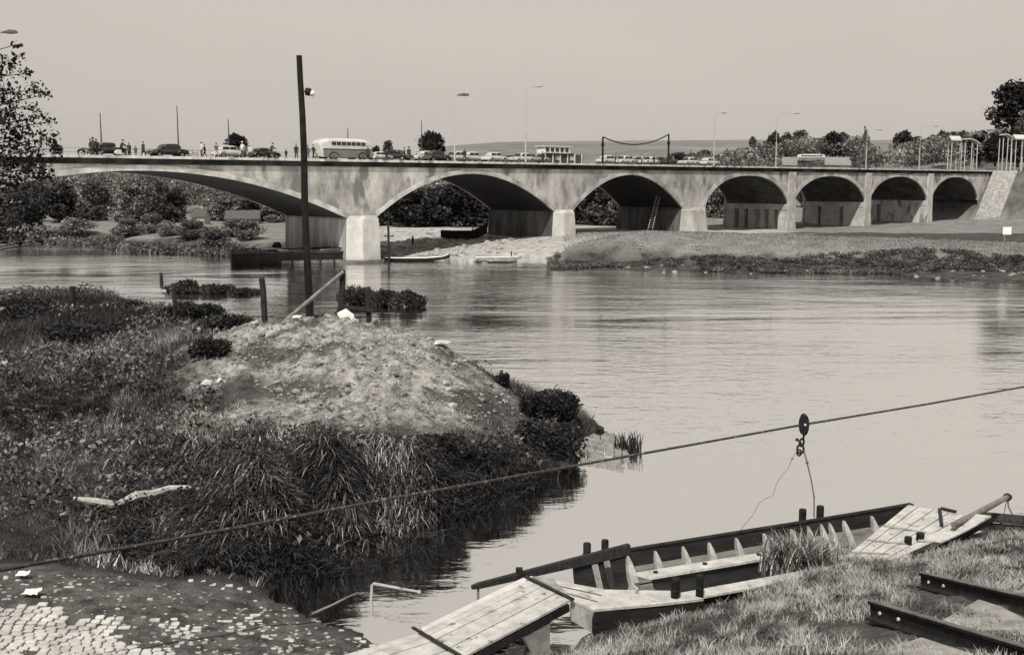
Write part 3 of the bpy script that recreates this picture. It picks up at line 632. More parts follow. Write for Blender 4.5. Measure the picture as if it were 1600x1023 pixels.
# side bench running along the middle of the boat, and the braces at the bow end
a_ = G(996, 903, .40) - bo; b_ = G(1203, 869, .40) - bo
MB().prism([a_ + VV * .14 + U * .3, b_ + VV * .12, b_ + VV * .12 + Vector((0, 0, -.48)), a_ + VV * .14 + U * .5 + Vector((0, 0, -.48))], VV * -.05).build('bench_shade', hull, boat)  # dark sheet standing in for the black shade under the bench
MB().prism([a_ + VV * -.22, a_ + VV * .22 + U * .25, b_ + VV * .2, b_ + VV * -.2], (0, 0, .06)).build('bench', palewood, boat)
for u in (a_.dot(U) + .5, (a_.dot(U) + b_.dot(U)) / 2, b_.dot(U) - .3):
    MB().bar(Bv(u, a_.dot(VV), .1), Bv(u, a_.dot(VV), .5), .1, .1).build('bench_leg', darkwood, boat)
for px, v in ((936, .5), (950, .8), (963, .4)):
    p = G(px, 900, .4) - bo; MB().bar(Bv(p.dot(U), v, .1), Bv(p.dot(U) - .05, v - .2, .66), .09, .12).build('brace', greywood if px != 950 else darkwood, boat)
# pale fore deck and the end board under it
fd = [G(*q, .76) - bo for q in [(832, 903), (863, 905), (945, 920), (1050, 922), (1100, 934), (1040, 941), (928, 951), (893, 937)]]
MB().prism([fd[1], fd[2], fd[3], fd[4], fd[5], fd[6], fd[7]], (0, 0, -.07)).build('fore_deck', palewood, boat, bevel=.01)
MB().prism([fd[0], fd[1], fd[7] + Vector((0, 0, -.01)), fd[7].lerp(fd[0], .12)], (0, 0, .05)).build('threshold_beam', greywood, boat)
for t in (.33, .66):
    a1 = fd[1].lerp(fd[7], t); a2 = fd[2].lerp(fd[6], t); MB().bar(a1 + Vector((0, 0, .005)), a2 + Vector((0, 0, .005)), .025, .012).build('deck_seam', darkwood, boat)
e0, e1, e2 = fd[7], fd[6], fd[4]
dn = Vector((0, 0, -.62)); off = Vector((0, 0, -.075))
MB().prism([e0 + off, e1 + off, e1 + off + dn * .9 + U * .12, e0 + off + dn * .62], VV * -.06).build('end_board', mat('silvered_board', .36, .2, 3, .8, bump=.3, stretch=(1, 1, .4)), boat)
MB().prism([e1 + off, e2 + off, e2 + off + Vector((0, 0, -.75)), e1 + off + Vector((0, 0, -.9))], VV * -.08).build('hull_plate', hull, boat)
# landing deck at the other end: pale ribbed boards with dark battens
q_ = [(1307, 880, .50), (1419, 788, .84), (1470, 793, .84), (1541, 812, .80), (1530, 822, .78), (1466, 856, .62), (1400, 876, .5), (1340, 895, .45)]
dp = [G(*q) - bo for q in q_]
cen = sum(dp, Vector()) / len(dp)
def dpt(s, t):                      # bilinear on the four main corners
    return dp[7].lerp(dp[5], 0).lerp(dp[0], 0) if False else (dp[0].lerp(dp[1], t)).lerp(dp[6].lerp(dp[3], t), s)
NB = 15
mbk = MB()
for k in range(NB):
    s0, s1 = k / NB + .004, (k + 1) / NB - .004; dz = .012 * math.sin(k * 2.1)
    tm = 1.0; z_ = Vector((0, 0, dz))
    mbk.prism([dpt(s0, 0) + z_, dpt(s1, 0) + z_, dpt(s1, tm) + z_, dpt(s0, tm) + z_], (0, 0, -.05))
mbk.build('landing_deck', palewood, boat)
for t in (.16, .36, .60):
    MB().bar(dpt(.03, t) + Vector((0, 0, .02)), dpt(.66, t - .02) + Vector((0, 0, .02)), .04, .035).build('deck_batten', greywood, boat)
MB().loft([[dpt(1.0, t) + Vector((0, 0, .05)), dpt(1.0, t) + Vector((.22 * math.sin(t * 3.1), -.05, .03)), dpt(1.0, t) + Vector((.1, .05, -.45 + .3 * t)), dpt(1.0, t) + Vector((-.05, .1, -.45 + .3 * t))] for t in np.linspace(.15, 1.06, 8)]).build('hull_nose', hull, boat)
MB().loft([[dpt(1.0, t) + Vector((-.35, .12, .07)), dpt(1.0, t) + Vector((.18 * math.sin(t * 3.1), -.05, .07)), dpt(1.0, t) + Vector((.18 * math.sin(t * 3.1), -.05, .02)), dpt(1.0, t) + Vector((-.35, .12, .02))] for t in np.linspace(.4, 1.06, 8)]).build('rubbing_board', palewood, boat)
MB().bar(dpt(.72, .72) + Vector((0, 0, .06)), dpt(.42, .99) + Vector((0, 0, .06)), .08, .08).build('cleat', darkwood, boat)
MB().bar(dpt(.42, 1.01) + Vector((0, 0, .06)), dpt(.62, 1.0) + Vector((0, 0, .06)), .12, .06).build('cleat', darkwood, boat)
# lever booms at both ends of the ferry
b0 = G(1508, 812, .86); b1 = A(1574, 776, 30.5)
e = empty('lever_boom', b0, 0, 'pale timber lever boom rising over the landing deck at the right end of the punt', 'boom', 'lever booms of the ferry')
d_ = b1 - b0; MB().tube([-d_ * .25 + Vector((0, 0, .03)), d_ * .5, d_], [.07, .085, .075], 8).build('shaft', mat('boom_wood', .20, .10, 5, .8, bump=.4), e)
MB().ball(d_, .12, 3, .3).build('iron_cap', iron, e)
MB().tube([d_, d_ + Vector((.05, 0, -.3)), A(1583, 806, 30.5) - b0], .022, 5).build('rope', ropem, e)
MB().tube([d_, A(1568, 806, 30.5) - b0, A(1551, 842, 29.5) - b0], .012, 5).build('rope', ropem, e)
b0 = G(972, 860, .80); b1 = A(737, 917, 23.6)
e = empty('lever_boom', b0, 0, 'dark timber lever boom reaching left from the punt over the plank gangway', 'boom', 'lever booms of the ferry')
d_ = b1 - b0; MB().loft([[d_ * t + Vector((0, 0, h / 2)) + VV * -w_, d_ * t + Vector((0, 0, h / 2)) + VV * w_, d_ * t + Vector((0, 0, -h / 2)) + VV * w_, d_ * t + Vector((0, 0, -h / 2)) + VV * -w_] for t, h, w_ in ((-.05, .26, .07), (.4, .20, .07), (.96, .12, .06), (1.0, .07, .05))]).build('shaft', darkwood, e)
MB().box(d_ * .70 + Vector((0, 0, .12)), (.16, .12, .14)).build('iron_bracket', iron, e)
MB().tube([d_ * .96, d_ * .96 + Vector((0, 0, -.12)), A(747, 940, 23.4) - b0], [.02, .03, .03], 6).build('rope', ropem, e)
# floating beam behind the boom
a_ = G(1532, 806, .15); b_ = G(1690, 822, .15)
tag(MB().tube([a_, a_.lerp(b_, .5), b_], [.14, .15, .13], 8).build('floating_beam', darkwood), 'round dark beam lying in the water to the right of the punt', 'beam')

# mooring posts, in pairs
def mpost(px, yt, yb, Y, wpx, lab):
    b = A(px, yb, Y); t = A(px + 1, yt, Y); r = wpx / 2 / 1715 * Y; dz = 2.2
    e = empty('mooring_post', (b.x, b.y, b.z - dz), 0, lab, 'post', 'mooring posts along the punt')
    h = t.z - b.z
    MB().tube([(0, 0, 0), (0, 0, dz + h * .5), (0, 0, dz + h - .04), (0, 0, dz + h)], [r * 1.06, r * 1.0, r * 1.03, r * .9], 9).build('shaft', tar, e)
    MB().tube([(0, 0, dz + h * .35), (0, 0, dz + h * .35 + .05)], r * 1.16, 9).build('iron_band', iron, e)
for q in ((917, 848, 878, 27.4, 13, 'mooring post behind the dark lever boom, left of its pair'), (945, 843, 872, 27.4, 12, 'mooring post behind the dark lever boom, right of its pair'),
          (1253, 795, 835, 28.9, 12, 'shorter mooring post behind the punt, under the hanging ropes'), (1280, 790, 842, 28.9, 12, 'taller mooring post behind the punt, tied to the hanging rope'),
          (1055, 903, 933, 22.65, 15, 'mooring post on the near side of the punt, nearest the fore deck'), (1093, 898, 930, 22.85, 13, 'mooring post on the near side of the punt, right of its neighbour'),
          (1418, 838, 866, 26.6, 12, 'mooring post in front of the landing deck, left of its pair'), (1437, 832, 858, 26.8, 13, 'mooring post in front of the landing deck, right of its pair')): mpost(*q)

# ------------------------------------------------------------------ gangway planks
gw = empty('gangway', G(760, 980, 0), 0, 'broad gangway of bleached planks sloping down from the landing to the punt', 'gangway'); go = gw.location.copy()
def gplank(mb, a0, a1, b0, b1, n, jit):   # quad a0-a1 (upper end) to b0-b1 (lower end) split into n planks
    for k in range(n):
        t0, t1 = k / n + .006, (k + 1) / n - .006; z = Vector((0, 0, jit * math.sin(k * 2.7))); d = (b0 - a0) * .015 * math.sin(k * 1.9 + 1)
        mb.prism([a0.lerp(a1, t0) + z, a0.lerp(a1, t1) + z, b0.lerp(b1, t1) + z + d, b0.lerp(b1, t0) + z + d], (0, 0, -.05))
up = [G(830, 904, .80) - go, G(891, 937, .82) - go, G(722, 1027, .55) - go, G(663, 984, .55) - go]
m = MB(); gplank(m, up[0], up[1], up[3], up[2], 6, .006); m.build('plank_deck', palewood, gw)
m = MB(); a = G(832, 899, .76) - go; m.prism([up[0] + Vector((0, 0, -.06)), a, G(815, 903, .72) - go, G(700, 962, .5) - go, G(658, 980, .5) - go, up[3] + Vector((0, 0, -.06))], (0, 0, -.05)); m.build('side_plank', mat('bleached_side_plank', .52, .4, 3, .8, bump=.2), gw)
lo_ = [G(662, 986, .50) - go, G(728, 1027, .50) - go, G(560, 1090, .35) - go, G(440, 1050, .35) - go]
m = MB(); gplank(m, lo_[0], lo_[1], lo_[3], lo_[2], 6, .006); m.build('plank_deck', palewood, gw)
MB().bar(up[3] + Vector((-.25, .1, .02)), up[2] + Vector((.05, -.05, .02)), .06, .04).build('cross_bar', darkwood, gw)
MB().bar(up[0] + Vector((-.12, .05, .03)), up[1] + Vector((.06, -.05, .03)), .07, .05).build('cross_bar', darkwood, gw)
for f in (0, 1):
    a, b = (up[0], up[3]) if f == 0 else (up[1], up[2]); s_ = Vector((0.05, .06, 0)) if f == 0 else Vector((-.05, .02, 0))
    MB().bar(a + Vector((0, 0, -.17)) + s_, b + Vector((0, 0, -.17)) + s_, .1, .16).build('side_beam', tar, gw)
a = G(814, 978, .35) - go; b = G(858, 962, .5) - go
MB().prism([up[1].lerp(up[2], .20) + Vector((0, .02, -.27)), up[1].lerp(up[2], .45) + Vector((0, .02, -.27)), up[1].lerp(up[2], .34) + Vector((0, .05, -.95)), up[1].lerp(up[2], .20) + Vector((0, .05, -.8))], (-.12, .3, 0)).build('trestle_board', mat('grey_board', .20, .12, 3, .8, bump=.3), gw)
MB().bar(up[0].lerp(up[3], .5) + Vector((0, 0, -.25)), up[0].lerp(up[3], .5) + Vector((0, 0, -1.1)), .14, .14).build('trestle_leg', darkwood, gw)

# ------------------------------------------------------------------ rails on the bank
def rail(x0, y0, Y0_, x1, y1, Y1_, hgt, lab):
    a = A(x0, y0, Y0_); b = A(x1, y1, Y1_); d = b - a; ln = d.length; dn_ = d.normalized(); sd = dn_.cross(Vector((0, 0, 1))).normalized(); upv = sd.cross(dn_)
    a.z += .06; e = empty('steel_rail', a, 0, lab, 'rail', 'steel rails on the bank')
    prof = [(-.13, 0), (.13, 0), (.13, .03), (.03, .055), (.02, .09), (.02, hgt - .07), (.055, hgt - .045), (.06, hgt), (-.06, hgt), (-.055, hgt - .045), (-.02, hgt - .07), (-.02, .09), (-.03, .055), (-.13, .03)]
    MB().loft([[dn_ * (ln * t) + sd * x + upv * z for x, z in prof] for t in (0, .33, .66, 1)]).build('web', iron, e)
    hd = [(-.058, hgt + .001), (.058, hgt + .001), (.045, hgt + .018), (-.045, hgt + .018)]
    MB().loft([[dn_ * (ln * t) + sd * x + upv * z for x, z in hd] for t in (0.002, .5, .998)]).build('running_surface', mat('worn_steel', .10, .22, 3, .45, bump=.1, metal=.5), e)
    for u in (.36, .98):
        for s_ in (-1, 1): MB().tube([dn_ * u + upv * hgt * .5 + sd * (.02 * s_), dn_ * u + upv * hgt * .5 + sd * (.045 * s_)], .032, 8).build('bolt', mat('pale_bolt', .6, .5, 9, .6), e)
    return e
rail(1362, 972, 17.9, 1720, 1092, 12.4, .31, 'dark steel rail with two pale bolts, the one nearer the camera')
rail(1441, 922, 20.6, 1720, 996, 15.0, .29, 'dark steel rail with two pale bolts, the one farther up the bank')
def slab(pts, h, name, m_, lab, cat):
    P = []
    for px, py, Y in pts:
        p = A(px, py, Y); p.z = H(p.x, p.y) + h; P.append(p)
    return tag(MB().prism(P, (0, 0, -.3)).build(name, m_, bevel=.03), lab, cat)
slab([(1468, 984, 16.6), (1528, 952, 18.0), (1566, 962, 17.2), (1600, 980, 16.2), (1600, 1003, 15.3), (1520, 1000, 15.8)], .08, 'concrete_slab', mat('slab_concrete', .32, .16, 1.5, .95, bump=.4), 'broken pale concrete slab lying between the two steel rails', 'slab')
slab([(1390, 1015, 15.5), (1440, 1004, 16), (1520, 1030, 14.4), (1470, 1060, 13.4), (1380, 1050, 14)], .06, 'concrete_slab', mat('slab_concrete', .32, .16, 1.5, .95, bump=.4), 'pale concrete slab at the bottom edge in front of the nearer rail', 'slab')
slab([(1580, 925, 19.2), (1640, 918, 19.5), (1650, 935, 18.6), (1600, 938, 18.6)], .07, 'concrete_slab', mat('slab_concrete', .32, .16, 1.5, .95, bump=.4), 'pale concrete slab beyond the farther steel rail', 'slab')

# ------------------------------------------------------------------ ferry cable, pulley and ropes
cpts = [a3(-60, 899, 17.2), a3(0, 890, 17.8), a3(300, 837, 20.2), a3(640, 773, 23.0), a3(950, 718, 25.8), a3(1256, 663, 28.8), a3(1450, 631, 33), a3(1600, 604, 38), a3(1800, 566, 47), (60, 110, 7.5)]
tag(MB().tube(cpts[:-1], [.038, .038, .036, .034, .032, .031, .033, .036, .04], 8).build('ferry_cable', mat('twisted_cable', .07, .025, 12, .7, bump=.6, spots=(.22, 9, .60)), smooth=True), 'thick steel ferry cable slanting across the whole foreground', 'cable')
pb = A(1256, 664, 28.8); e = empty('pulley_block', pb, 0, 'black pulley block running on the thick ferry cable', 'pulley')
for dy in (-.09, .07): MB().loft([[Vector((rx * math.cos(q), dy + k, .03 + rz * math.sin(q) + (-.02 if math.sin(q) < 0 else 0))) for q in [2 * math.pi * i / 14 for i in range(14)]] for k, rx, rz in ((-.02, .10, .25), (0, .125, .29), (.02, .10, .25))]).build('cheek_plate', iron, e)
MB().tube([(0, -.07, .04), (0, .05, .04)], .11, 14).build('sheave', iron, e)
MB().tube([(0, -.15, .04), (0, .13, .04)], .03, 8).build('axle', mat('pale_bolt', .6), e)
MB().tube([(0, -.01, -.22), (0, -.01, -.40)], .028, 8).build('eye_bolt', iron, e)
def ring(c, r, th, tilt, nm, m_): 
    M_ = Matrix.Rotation(tilt, 3, 'Z') @ Matrix.Rotation(R(90), 3, 'X')
    return MB().tube([Vector(c) + M_ @ Vector((r * math.cos(q), r * 1.4 * math.sin(q), 0)) for q in [2 * math.pi * i / 14 for i in range(15)]], th, 6).build(nm, m_, e)
ring((-.04, 0, -.48), .075, .028, .5, 'shackle', iron); ring((-.07, 0, -.66), .085, .032, -.3, 'shackle', iron); ring((-.10, 0, -.76), .06, .025, .2, 'hook', iron)
MB().bar((-.17, 0, -.40), (-.03, 0, -.52), .04, .04).build('pin', iron, e); MB().ball((-.17, 0, -.40), .045).build('pin_head', iron, e)
r1 = [a3(x, y, Y) for x, y, Y in ((1254, 696, 28.8), (1261, 722, 28.7), (1268, 752, 28.6), (1272, 776, 28.6), (1272, 808, 28.7))]
tag(MB().tube(r1, [.022, .02, .017, .017, .017], 6).ball(r1[1], .045).ball(r1[3], .03).build('mooring_rope', ropem), 'taut dark rope from the pulley down to the taller mooring post', 'rope')
r2 = [a3(x, y, Y) for x, y, Y in ((1248, 700, 28.8), (1238, 716, 28.8), (1232, 731, 28.8), (1222, 742, 28.7), (1213, 756, 28.6), (1208, 774, 28.5), (1195, 779, 28.4), (1186, 786, 28.3), (1180, 797, 28.2), (1175, 806, 28.1), (1163, 820, 28.0), (1156, 830, 28.0), (1150, 850, 27.9), (1140, 866, 27.6))]
tag(MB().tube(r2, .0115, 5).ball(r2[1], .035).build('slack_rope', mat('thin_cord', .16, .22, 30)), 'thin slack cord curling from the pulley down into the punt', 'rope')

# ------------------------------------------------------------------ utility pole with insulator
pt = A(468.5, 87, 46.5); pbm = A(484, 500, 46.5); pbm.z = H(pbm.x, pbm.y) - .4
e = empty('utility_pole', pbm, 0, 'tall leaning dark timber pole with a single insulator on its right side', 'pole')
d_ = pt - pbm; kn = [0, .15, .32, .5, .66, .8, .92, 1]
MB().tube([d_ * t + Vector((.03 * math.sin(t * 11), 0, 0)) for t in kn], [.17, .165, .155, .15, .14, .13, .122, .118], 10).build('shaft', tar, e, smooth=False)
ip = A(474, 143, 46.4) - pbm; MB().tube([ip, ip + Vector((.2, -.02, -.02))], .025, 6).build('bracket', iron, e)
MB().tube([ip + Vector((.06, 0, .0)), ip + Vector((.10, 0, 0)), ip + Vector((.26, 0, -.03)), ip + Vector((.32, 0, -.04))], [.06, .16, .17, .12], 10).build('insulator_collar', iron, e)
MB().tube([ip + Vector((.31, -.01, -.05)), ip + Vector((.36, -.01, -.08)), ip + Vector((.44, -.01, -.12)), ip + Vector((.47, -.01, -.14))], [.10, .13, .12, .05], 10).build('insulator', white, e, smooth=True)
# fence posts of the meadow point
def fpost(xt, yt, xb, yb, Y, wpx, lab, m_=darkwood):
    b = A(xb, yb, Y); b.z = min(b.z, H(b.x, b.y)) - .4; t = A(xt, yt, Y); d_ = t - b; r = wpx / 2 / 1715 * Y; e = empty('fence_post', b, 0, lab, 'post', 'old fence posts on the meadow point')
    MB().tube([d_ * q + Vector((.02 * math.sin(q * 9 + xt), 0, 0)) for q in (0, .4, .8, .97, 1)], [r * 1.1, r, r * .98, r, r * .8], 7).build('shaft', m_, e)
    MB().tube([d_ * .62, d_ * .62 + d_.normalized() * .03], r * 1.12, 7).build('wire_wrap', iron, e); return e
fpost(112, 447, 114, 497, 52.5, 9, 'dark fence post standing alone at the far left of the meadow')
fpost(272, 447, 274, 520, 48.5, 7, 'dark fence post in the middle of the meadow edge')
fpost(409, 434, 417, 509, 44.5, 10, 'thick leaning fence post at the left end of the mound')
fpost(535, 421, 531, 500, 45.5, 10, 'thick gate post braced by the slanting pole')
fpost(575, 449, 576, 503, 45.0, 9, 'dark fence post on the right side of the mound, carrying a low rail')
a = A(438, 508, 44.6); b = A(537, 424, 45.3)
tag(MB().tube([a, a.lerp(b, .5), b], [.085, .09, .075], 8).build('brace_pole', mat('grey_brace', .12, .24, 4, .8, bump=.4)), 'slanting grey brace pole leaning on the gate post', 'pole')
a = A(532, 478, 45.2); b = A(584, 485, 44.7)
tag(MB().bar(a, b, .09, .13).build('low_rail', darkwood), 'short dark rail between the gate post and the rightmost fence post', 'rail')
# stones, branch, litter, pipe
def rock(px, py, Y, rx, rz, lab, m_=stone, seed=1, sink=.3, name='stone'):
    p = A(px, py, Y); z = H(p.x, p.y); return tag(MB().ball((0, 0, 0), (rx, rx * .8, rz), seed, .9, 1).build(name, m_, loc=(p.x, p.y, z + rz * (1 - sink))), lab, 'stone')
rock(541, 506, 43.6, .38, .28, 'large white angular stone on the crest of the mound', mat('white_stone', .62, .5, 3), 4)
rock(345, 611, 37.2, .19, .13, 'round white stone at the foot of the mound, left side', mat('white_stone', .75), 7)
rock(322, 608, 37.4, .22, .12, 'flat grey stone beside the round white one', stone, 9)
rock(686, 552, 42.4, .45, .08, 'flat pale slab on the right shoulder of the mound', stone, 11)
rock(463, 502, 43.9, .2, .07, 'small flat stone under the slanting brace pole', mat('white_stone', .75), 12)
bp_ = []
for x, y, Y in ((118, 821, 27.4), (150, 822, 27.3), (185, 818, 27.4), (215, 806, 27.7), (240, 797, 28.0), (265, 788, 28.4), (300, 784, 28.6)):
    p = A(x, y, Y); p.z = H(p.x, p.y) + (.34 if x < 200 else .5); bp_.append(p)
tag(MB().tube(bp_, [.05, .10, .11, .14, .12, .10, .05], 8).build('fallen_branch', mat('bleached_branch', .42, .24, 5, .9, bump=.5)), 'crooked bleached branch lying in the grass above the landing', 'branch')
def paper(px, py, s, seed, lab):
    c = G(px, py, .9); c.z = H(c.x, c.y) + .08; rg = np.random.default_rng(seed); n = 6; V = []; F = []
    for i in range(n):
        for j in range(n): V.append((c.x + (i / (n - 1) - .5) * s * (1 + .3 * rg.random()), c.y + (j / (n - 1) - .5) * s * .9, c.z + .04 * rg.random() + .05 * (j / n)))
    for i in range(n - 1):
        for j in range(n - 1): k = i * n + j; F.append((k, k + n, k + n + 1, k + 1))
    o = MB().add(V, F).build('paper_scrap', white); so = o.modifiers.new('t', 'SOLIDIFY'); so.thickness = .006; return tag(o, lab, 'litter')
paper(36, 906, .22, 3, 'crumpled white paper at the left edge above the cobbles'); paper(50, 933, .30, 5, 'larger torn white paper just below the crumpled one')
Yp = G(580, 936, 0).y; pp = [a3(579, 950, Yp), a3(581, 914, Yp), a3(584, 911, Yp), a3(655, 924, Yp - .5)]
tag(MB().tube(pp, [.035, .035, .035, .025], 7).ball(pp[-1], .05).build('bent_pipe', mat('pale_pipe', .34, .22)), 'thin pale bent pipe sticking out of the dark inlet', 'pipe')
Yp = G(492, 957, .1).y; pp = [a3(488, 958, Yp), a3(520, 944, Yp), a3(543, 932, Yp + .1), a3(560, 925, Yp + .2)]
tag(MB().tube(pp, [.03, .025, .02, .012], 6).build('stick', mat('boom_wood', .2)), 'thin curved stick poking from the mud into the inlet', 'stick')
# ================================================================== VEGETATION AND STONES
rng = np.random.default_rng(7)
grassm = mat('meadow_grass', 0.17, 0.07, .5, .8, attr=True, trans=.25, spec=.2)
# -- meadow grass (left land)
def scatter(n, x0, x1, y0, y1): return rng.uniform(x0, x1, n), rng.uniform(y0, y1, n)
def maskat(M, X, Y):
    i = np.clip(((X - GX[0]) / .25).astype(int), 0, len(GX) - 1); j = np.clip(((Y - GY[0]) / .25).astype(int), 0, len(GY) - 1); return M[i, j]
X, Y = scatter(620000, -34, 6, 24, 68); Z = ht(X, Y)
vis = np.abs(X) < Y * .50 + 2
cl = nz2(X, Y, .55, 11, 3); cl2 = nz2(X, Y, 1.6, 12, 2)
keep = vis & (Z > .12) & (maskat(MUD, X, Y) < .35) & (X < 3.6)
so = maskat(SOIL, X, Y)
keep &= rng.random(len(X)) < np.where(so > .3, .12 + .75 * (nz2(X, Y, .7, 8, 4) > .53), .80) * np.where(Y > 50, .55, 1)
X, Y, Z, cl, cl2, so = [a[keep] for a in (X, Y, Z, cl, cl2, so)]
n = len(X); P = np.stack([X, Y, Z - .03], 1)
far = sstep(44, 50, Y)
hh = (.10 + .26 * cl ** 1.5 + .22 * (cl2 > .56)) * (0.6 + .8 * rng.random(n)) * (1 + .1 * far) * np.where(so > .3, .5, 1)
tone = (.30 + 1.6 * sstep(.38, .66, cl2) * rng.random(n) + 1.6 * (rng.random(n) > .91)) * (.55 + .9 * sstep(.35, .65, nz2(X, Y, .22, 21, 2))) * (1 - .55 * far)
tone *= 1 + 1.0 * (1 - sstep(32, 40, Y)) * (X < -6) + .8 * (so > .3)
V, F, T = blades(rng, P, hh, .018 + .022 * rng.random(n) + .012 * far, .45, .6, tone, 1)
o = npmesh('meadow_grass', V, F, grassm, T); tag(o, kind='stuff')
# -- broad leafed weeds, low leaf clumps over the meadow
k = 1500; X, Y = scatter(k * 4, -32, 4, 26, 62); Z = ht(X, Y); g = (Z > .35) & (maskat(SOIL, X, Y) < .25) & (maskat(MUD, X, Y) < .2) & (np.abs(X) < Y * .5 + 1) & (nz2(X, Y, .3, 31, 2) > .47)
X, Y, Z = X[g][:k], Y[g][:k], Z[g][:k]; r = rng.uniform(.18, .5, len(X)); C = np.stack([X, Y, Z + r * .4], 1); RRr = np.stack([r * 1.3, r * 1.3, r * .7], 1)
V, F, T = leafcloud(rng, C, RRr, 46000, .075, .5, tone=(.4, 1.8)); o = npmesh('meadow_weeds', V, F, leafm, T); tag(o, kind='stuff')
# -- dark overgrown bank and drooping reeds above the inlet
bk = []
xs, ys = [], []
for _ in range(5200):
    px = rng.uniform(190, 860); py = rng.uniform(690, 905) if px < 640 else rng.uniform(690, 850)
    lo = np.interp(px, [190, 300, 430, 560, 650, 708, 795, 860], [880, 905, 912, 893, 850, 812, 780, 745]); up_ = np.interp(px, [190, 300, 640, 860], [725, 700, 715, 700]) + 14 * math.sin(px * .045) + rng.uniform(-8, 34)
    if py < up_ or py > lo: continue
    # march along the ray to the ground
    r_ = ray(px, py); Ys = np.arange(25, 42, .3); zz = EYE + r_.z / r_.y * Ys; gz = ht(r_.x / r_.y * Ys, Ys); h_ = np.argmax(gz > zz)
    if gz[h_] > zz[h_] and gz[h_] > .02: xs.append(r_.x / r_.y * Ys[h_]); ys.append(Ys[h_])
X = np.array(xs); Y = np.array(ys); Z = ht(X, Y)
q = rng.choice(len(X), 900); r = rng.uniform(.25, .55, 900)
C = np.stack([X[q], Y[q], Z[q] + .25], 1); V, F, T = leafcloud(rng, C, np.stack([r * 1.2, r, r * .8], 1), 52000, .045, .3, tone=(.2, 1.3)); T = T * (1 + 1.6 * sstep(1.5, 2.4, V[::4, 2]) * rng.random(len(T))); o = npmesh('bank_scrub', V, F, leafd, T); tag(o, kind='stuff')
def reeds(X, Y, per, hr, wr, lean, ton, name, dirc=-1.2, spread=.9, drop=1.35):
    n = len(X) * per; q = np.repeat(np.arange(len(X)), per); px_ = X[q] + rng.normal(size=n) * .10; py_ = Y[q] + rng.normal(size=n) * .10
    P = np.stack([px_, py_, ht(px_, py_) + .02], 1); hh = rng.uniform(*hr, n); ad = dirc + rng.normal(size=n) * spread
    return blades(rng, P, hh, rng.uniform(*wr, n), lean * (.6 + .8 * rng.random(n)), drop, ton[0] + (ton[1] - ton[0]) * rng.random(n) ** 2.5, 5, ad)
q = rng.choice(len(X), 1500); p1 = reeds(X[q], Y[q], 17, (.4, 1.15), (.018, .05), .6, (.10, 1.5), 'r', dirc=-1.5, spread=1.1, drop=1.4)
sel = []
for cx, sp, nn in ((600, 45, 130), (390, 40, 80), (250, 40, 60), (540, 35, 50), (330, 30, 40), (620, 25, 60)):
    for _ in range(nn):
        px = rng.normal(cx, sp); py = rng.uniform(700, 860); r_ = ray(px, py); Ys = np.arange(25, 40, .3); zz = EYE + r_.z / r_.y * Ys; gz = ht(r_.x / r_.y * Ys, Ys); h_ = np.argmax(gz > zz)
        if gz[h_] > zz[h_] and gz[h_] > .02: sel.append((r_.x / r_.y * Ys[h_], Ys[h_]))
sel = np.array(sel); p2 = reeds(sel[:, 0], sel[:, 1], 13, (.7, 1.3), (.035, .075), .5, (.25, 4.5), 'r2', dirc=-1.5, drop=1.85, spread=.6)
ed = []
for k_ in range(len(inl[:8]) - 1):
    for _ in range(26): t_ = rng.random(); ed.append((inl[k_][0] * (1 - t_) + inl[k_ + 1][0] * t_ + rng.normal() * .12, inl[k_][1] * (1 - t_) + inl[k_ + 1][1] * t_ + rng.uniform(-.05, .45)))
ed = np.array(ed); p3 = reeds(ed[:, 0], ed[:, 1], 14, (.8, 1.7), (.02, .05), .45, (.05, .8), 'r3', dirc=-1.3, spread=1.3, drop=1.0)
V, F, T = joinnp([p1, p2, p3]); o = npmesh('bank_reeds', V, F, grassm, T); tag(o, kind='stuff')
# -- bright rough grass of the near bank
RL = [(A(1362, 972, 17.9), A(1720, 1092, 12.4)), (A(1441, 922, 20.6), A(1720, 996, 15.0))]
def railclear(X, Y):
    out = np.zeros(len(X), bool)
    for a, b in RL:
        dx, dy = b.x - a.x, b.y - a.y; l = math.hypot(dx, dy); t = ((X - a.x) * dx + (Y - a.y) * dy) / l; s = ((X - a.x) * dy - (Y - a.y) * dx) / l; out |= (t > -.1) & (t < l) & (s > -.12) & (s < .75)
    return out
nearg = mat('near_bank_grass', 0.34, 0.17, 1.2, .8, attr=True, trans=.25, spec=.2)
X, Y = scatter(330000, -1.5, 19, 12.2, 33); Z = ht(X, Y); c1 = nz2(X, Y, 1.1, 41, 3); c2 = nz2(X, Y, 3.2, 42, 2)
g = (Z > .10) & (Z < 5) & (X < Y * .5 + .7) & (maskat(MUD, X, Y) < .3) & (rng.random(len(X)) < .35 + 1.1 * sstep(.35, .6, c1)) & (X > -1.2) & ~((Y > 31) & (X < 12)) & ~railclear(X, Y)
X, Y, Z, c1, c2 = [a[g] for a in (X, Y, Z, c1, c2)]; n = len(X); P = np.stack([X, Y, Z - .02], 1)
hh = (.05 + .14 * c1 + .10 * (c2 > .58)) * (.5 + rng.random(n)); tone = .12 + 1.35 * sstep(.40, .58, c2 * .5 + c1 * .5) * (.4 + .8 * rng.random(n)) + .3 * rng.random(n)
V, F, T = blades(rng, P, hh, .010 + .014 * rng.random(n), .55, .6, tone, 2)
o = npmesh('near_bank_grass', V, F, nearg, T); tag(o, kind='stuff')
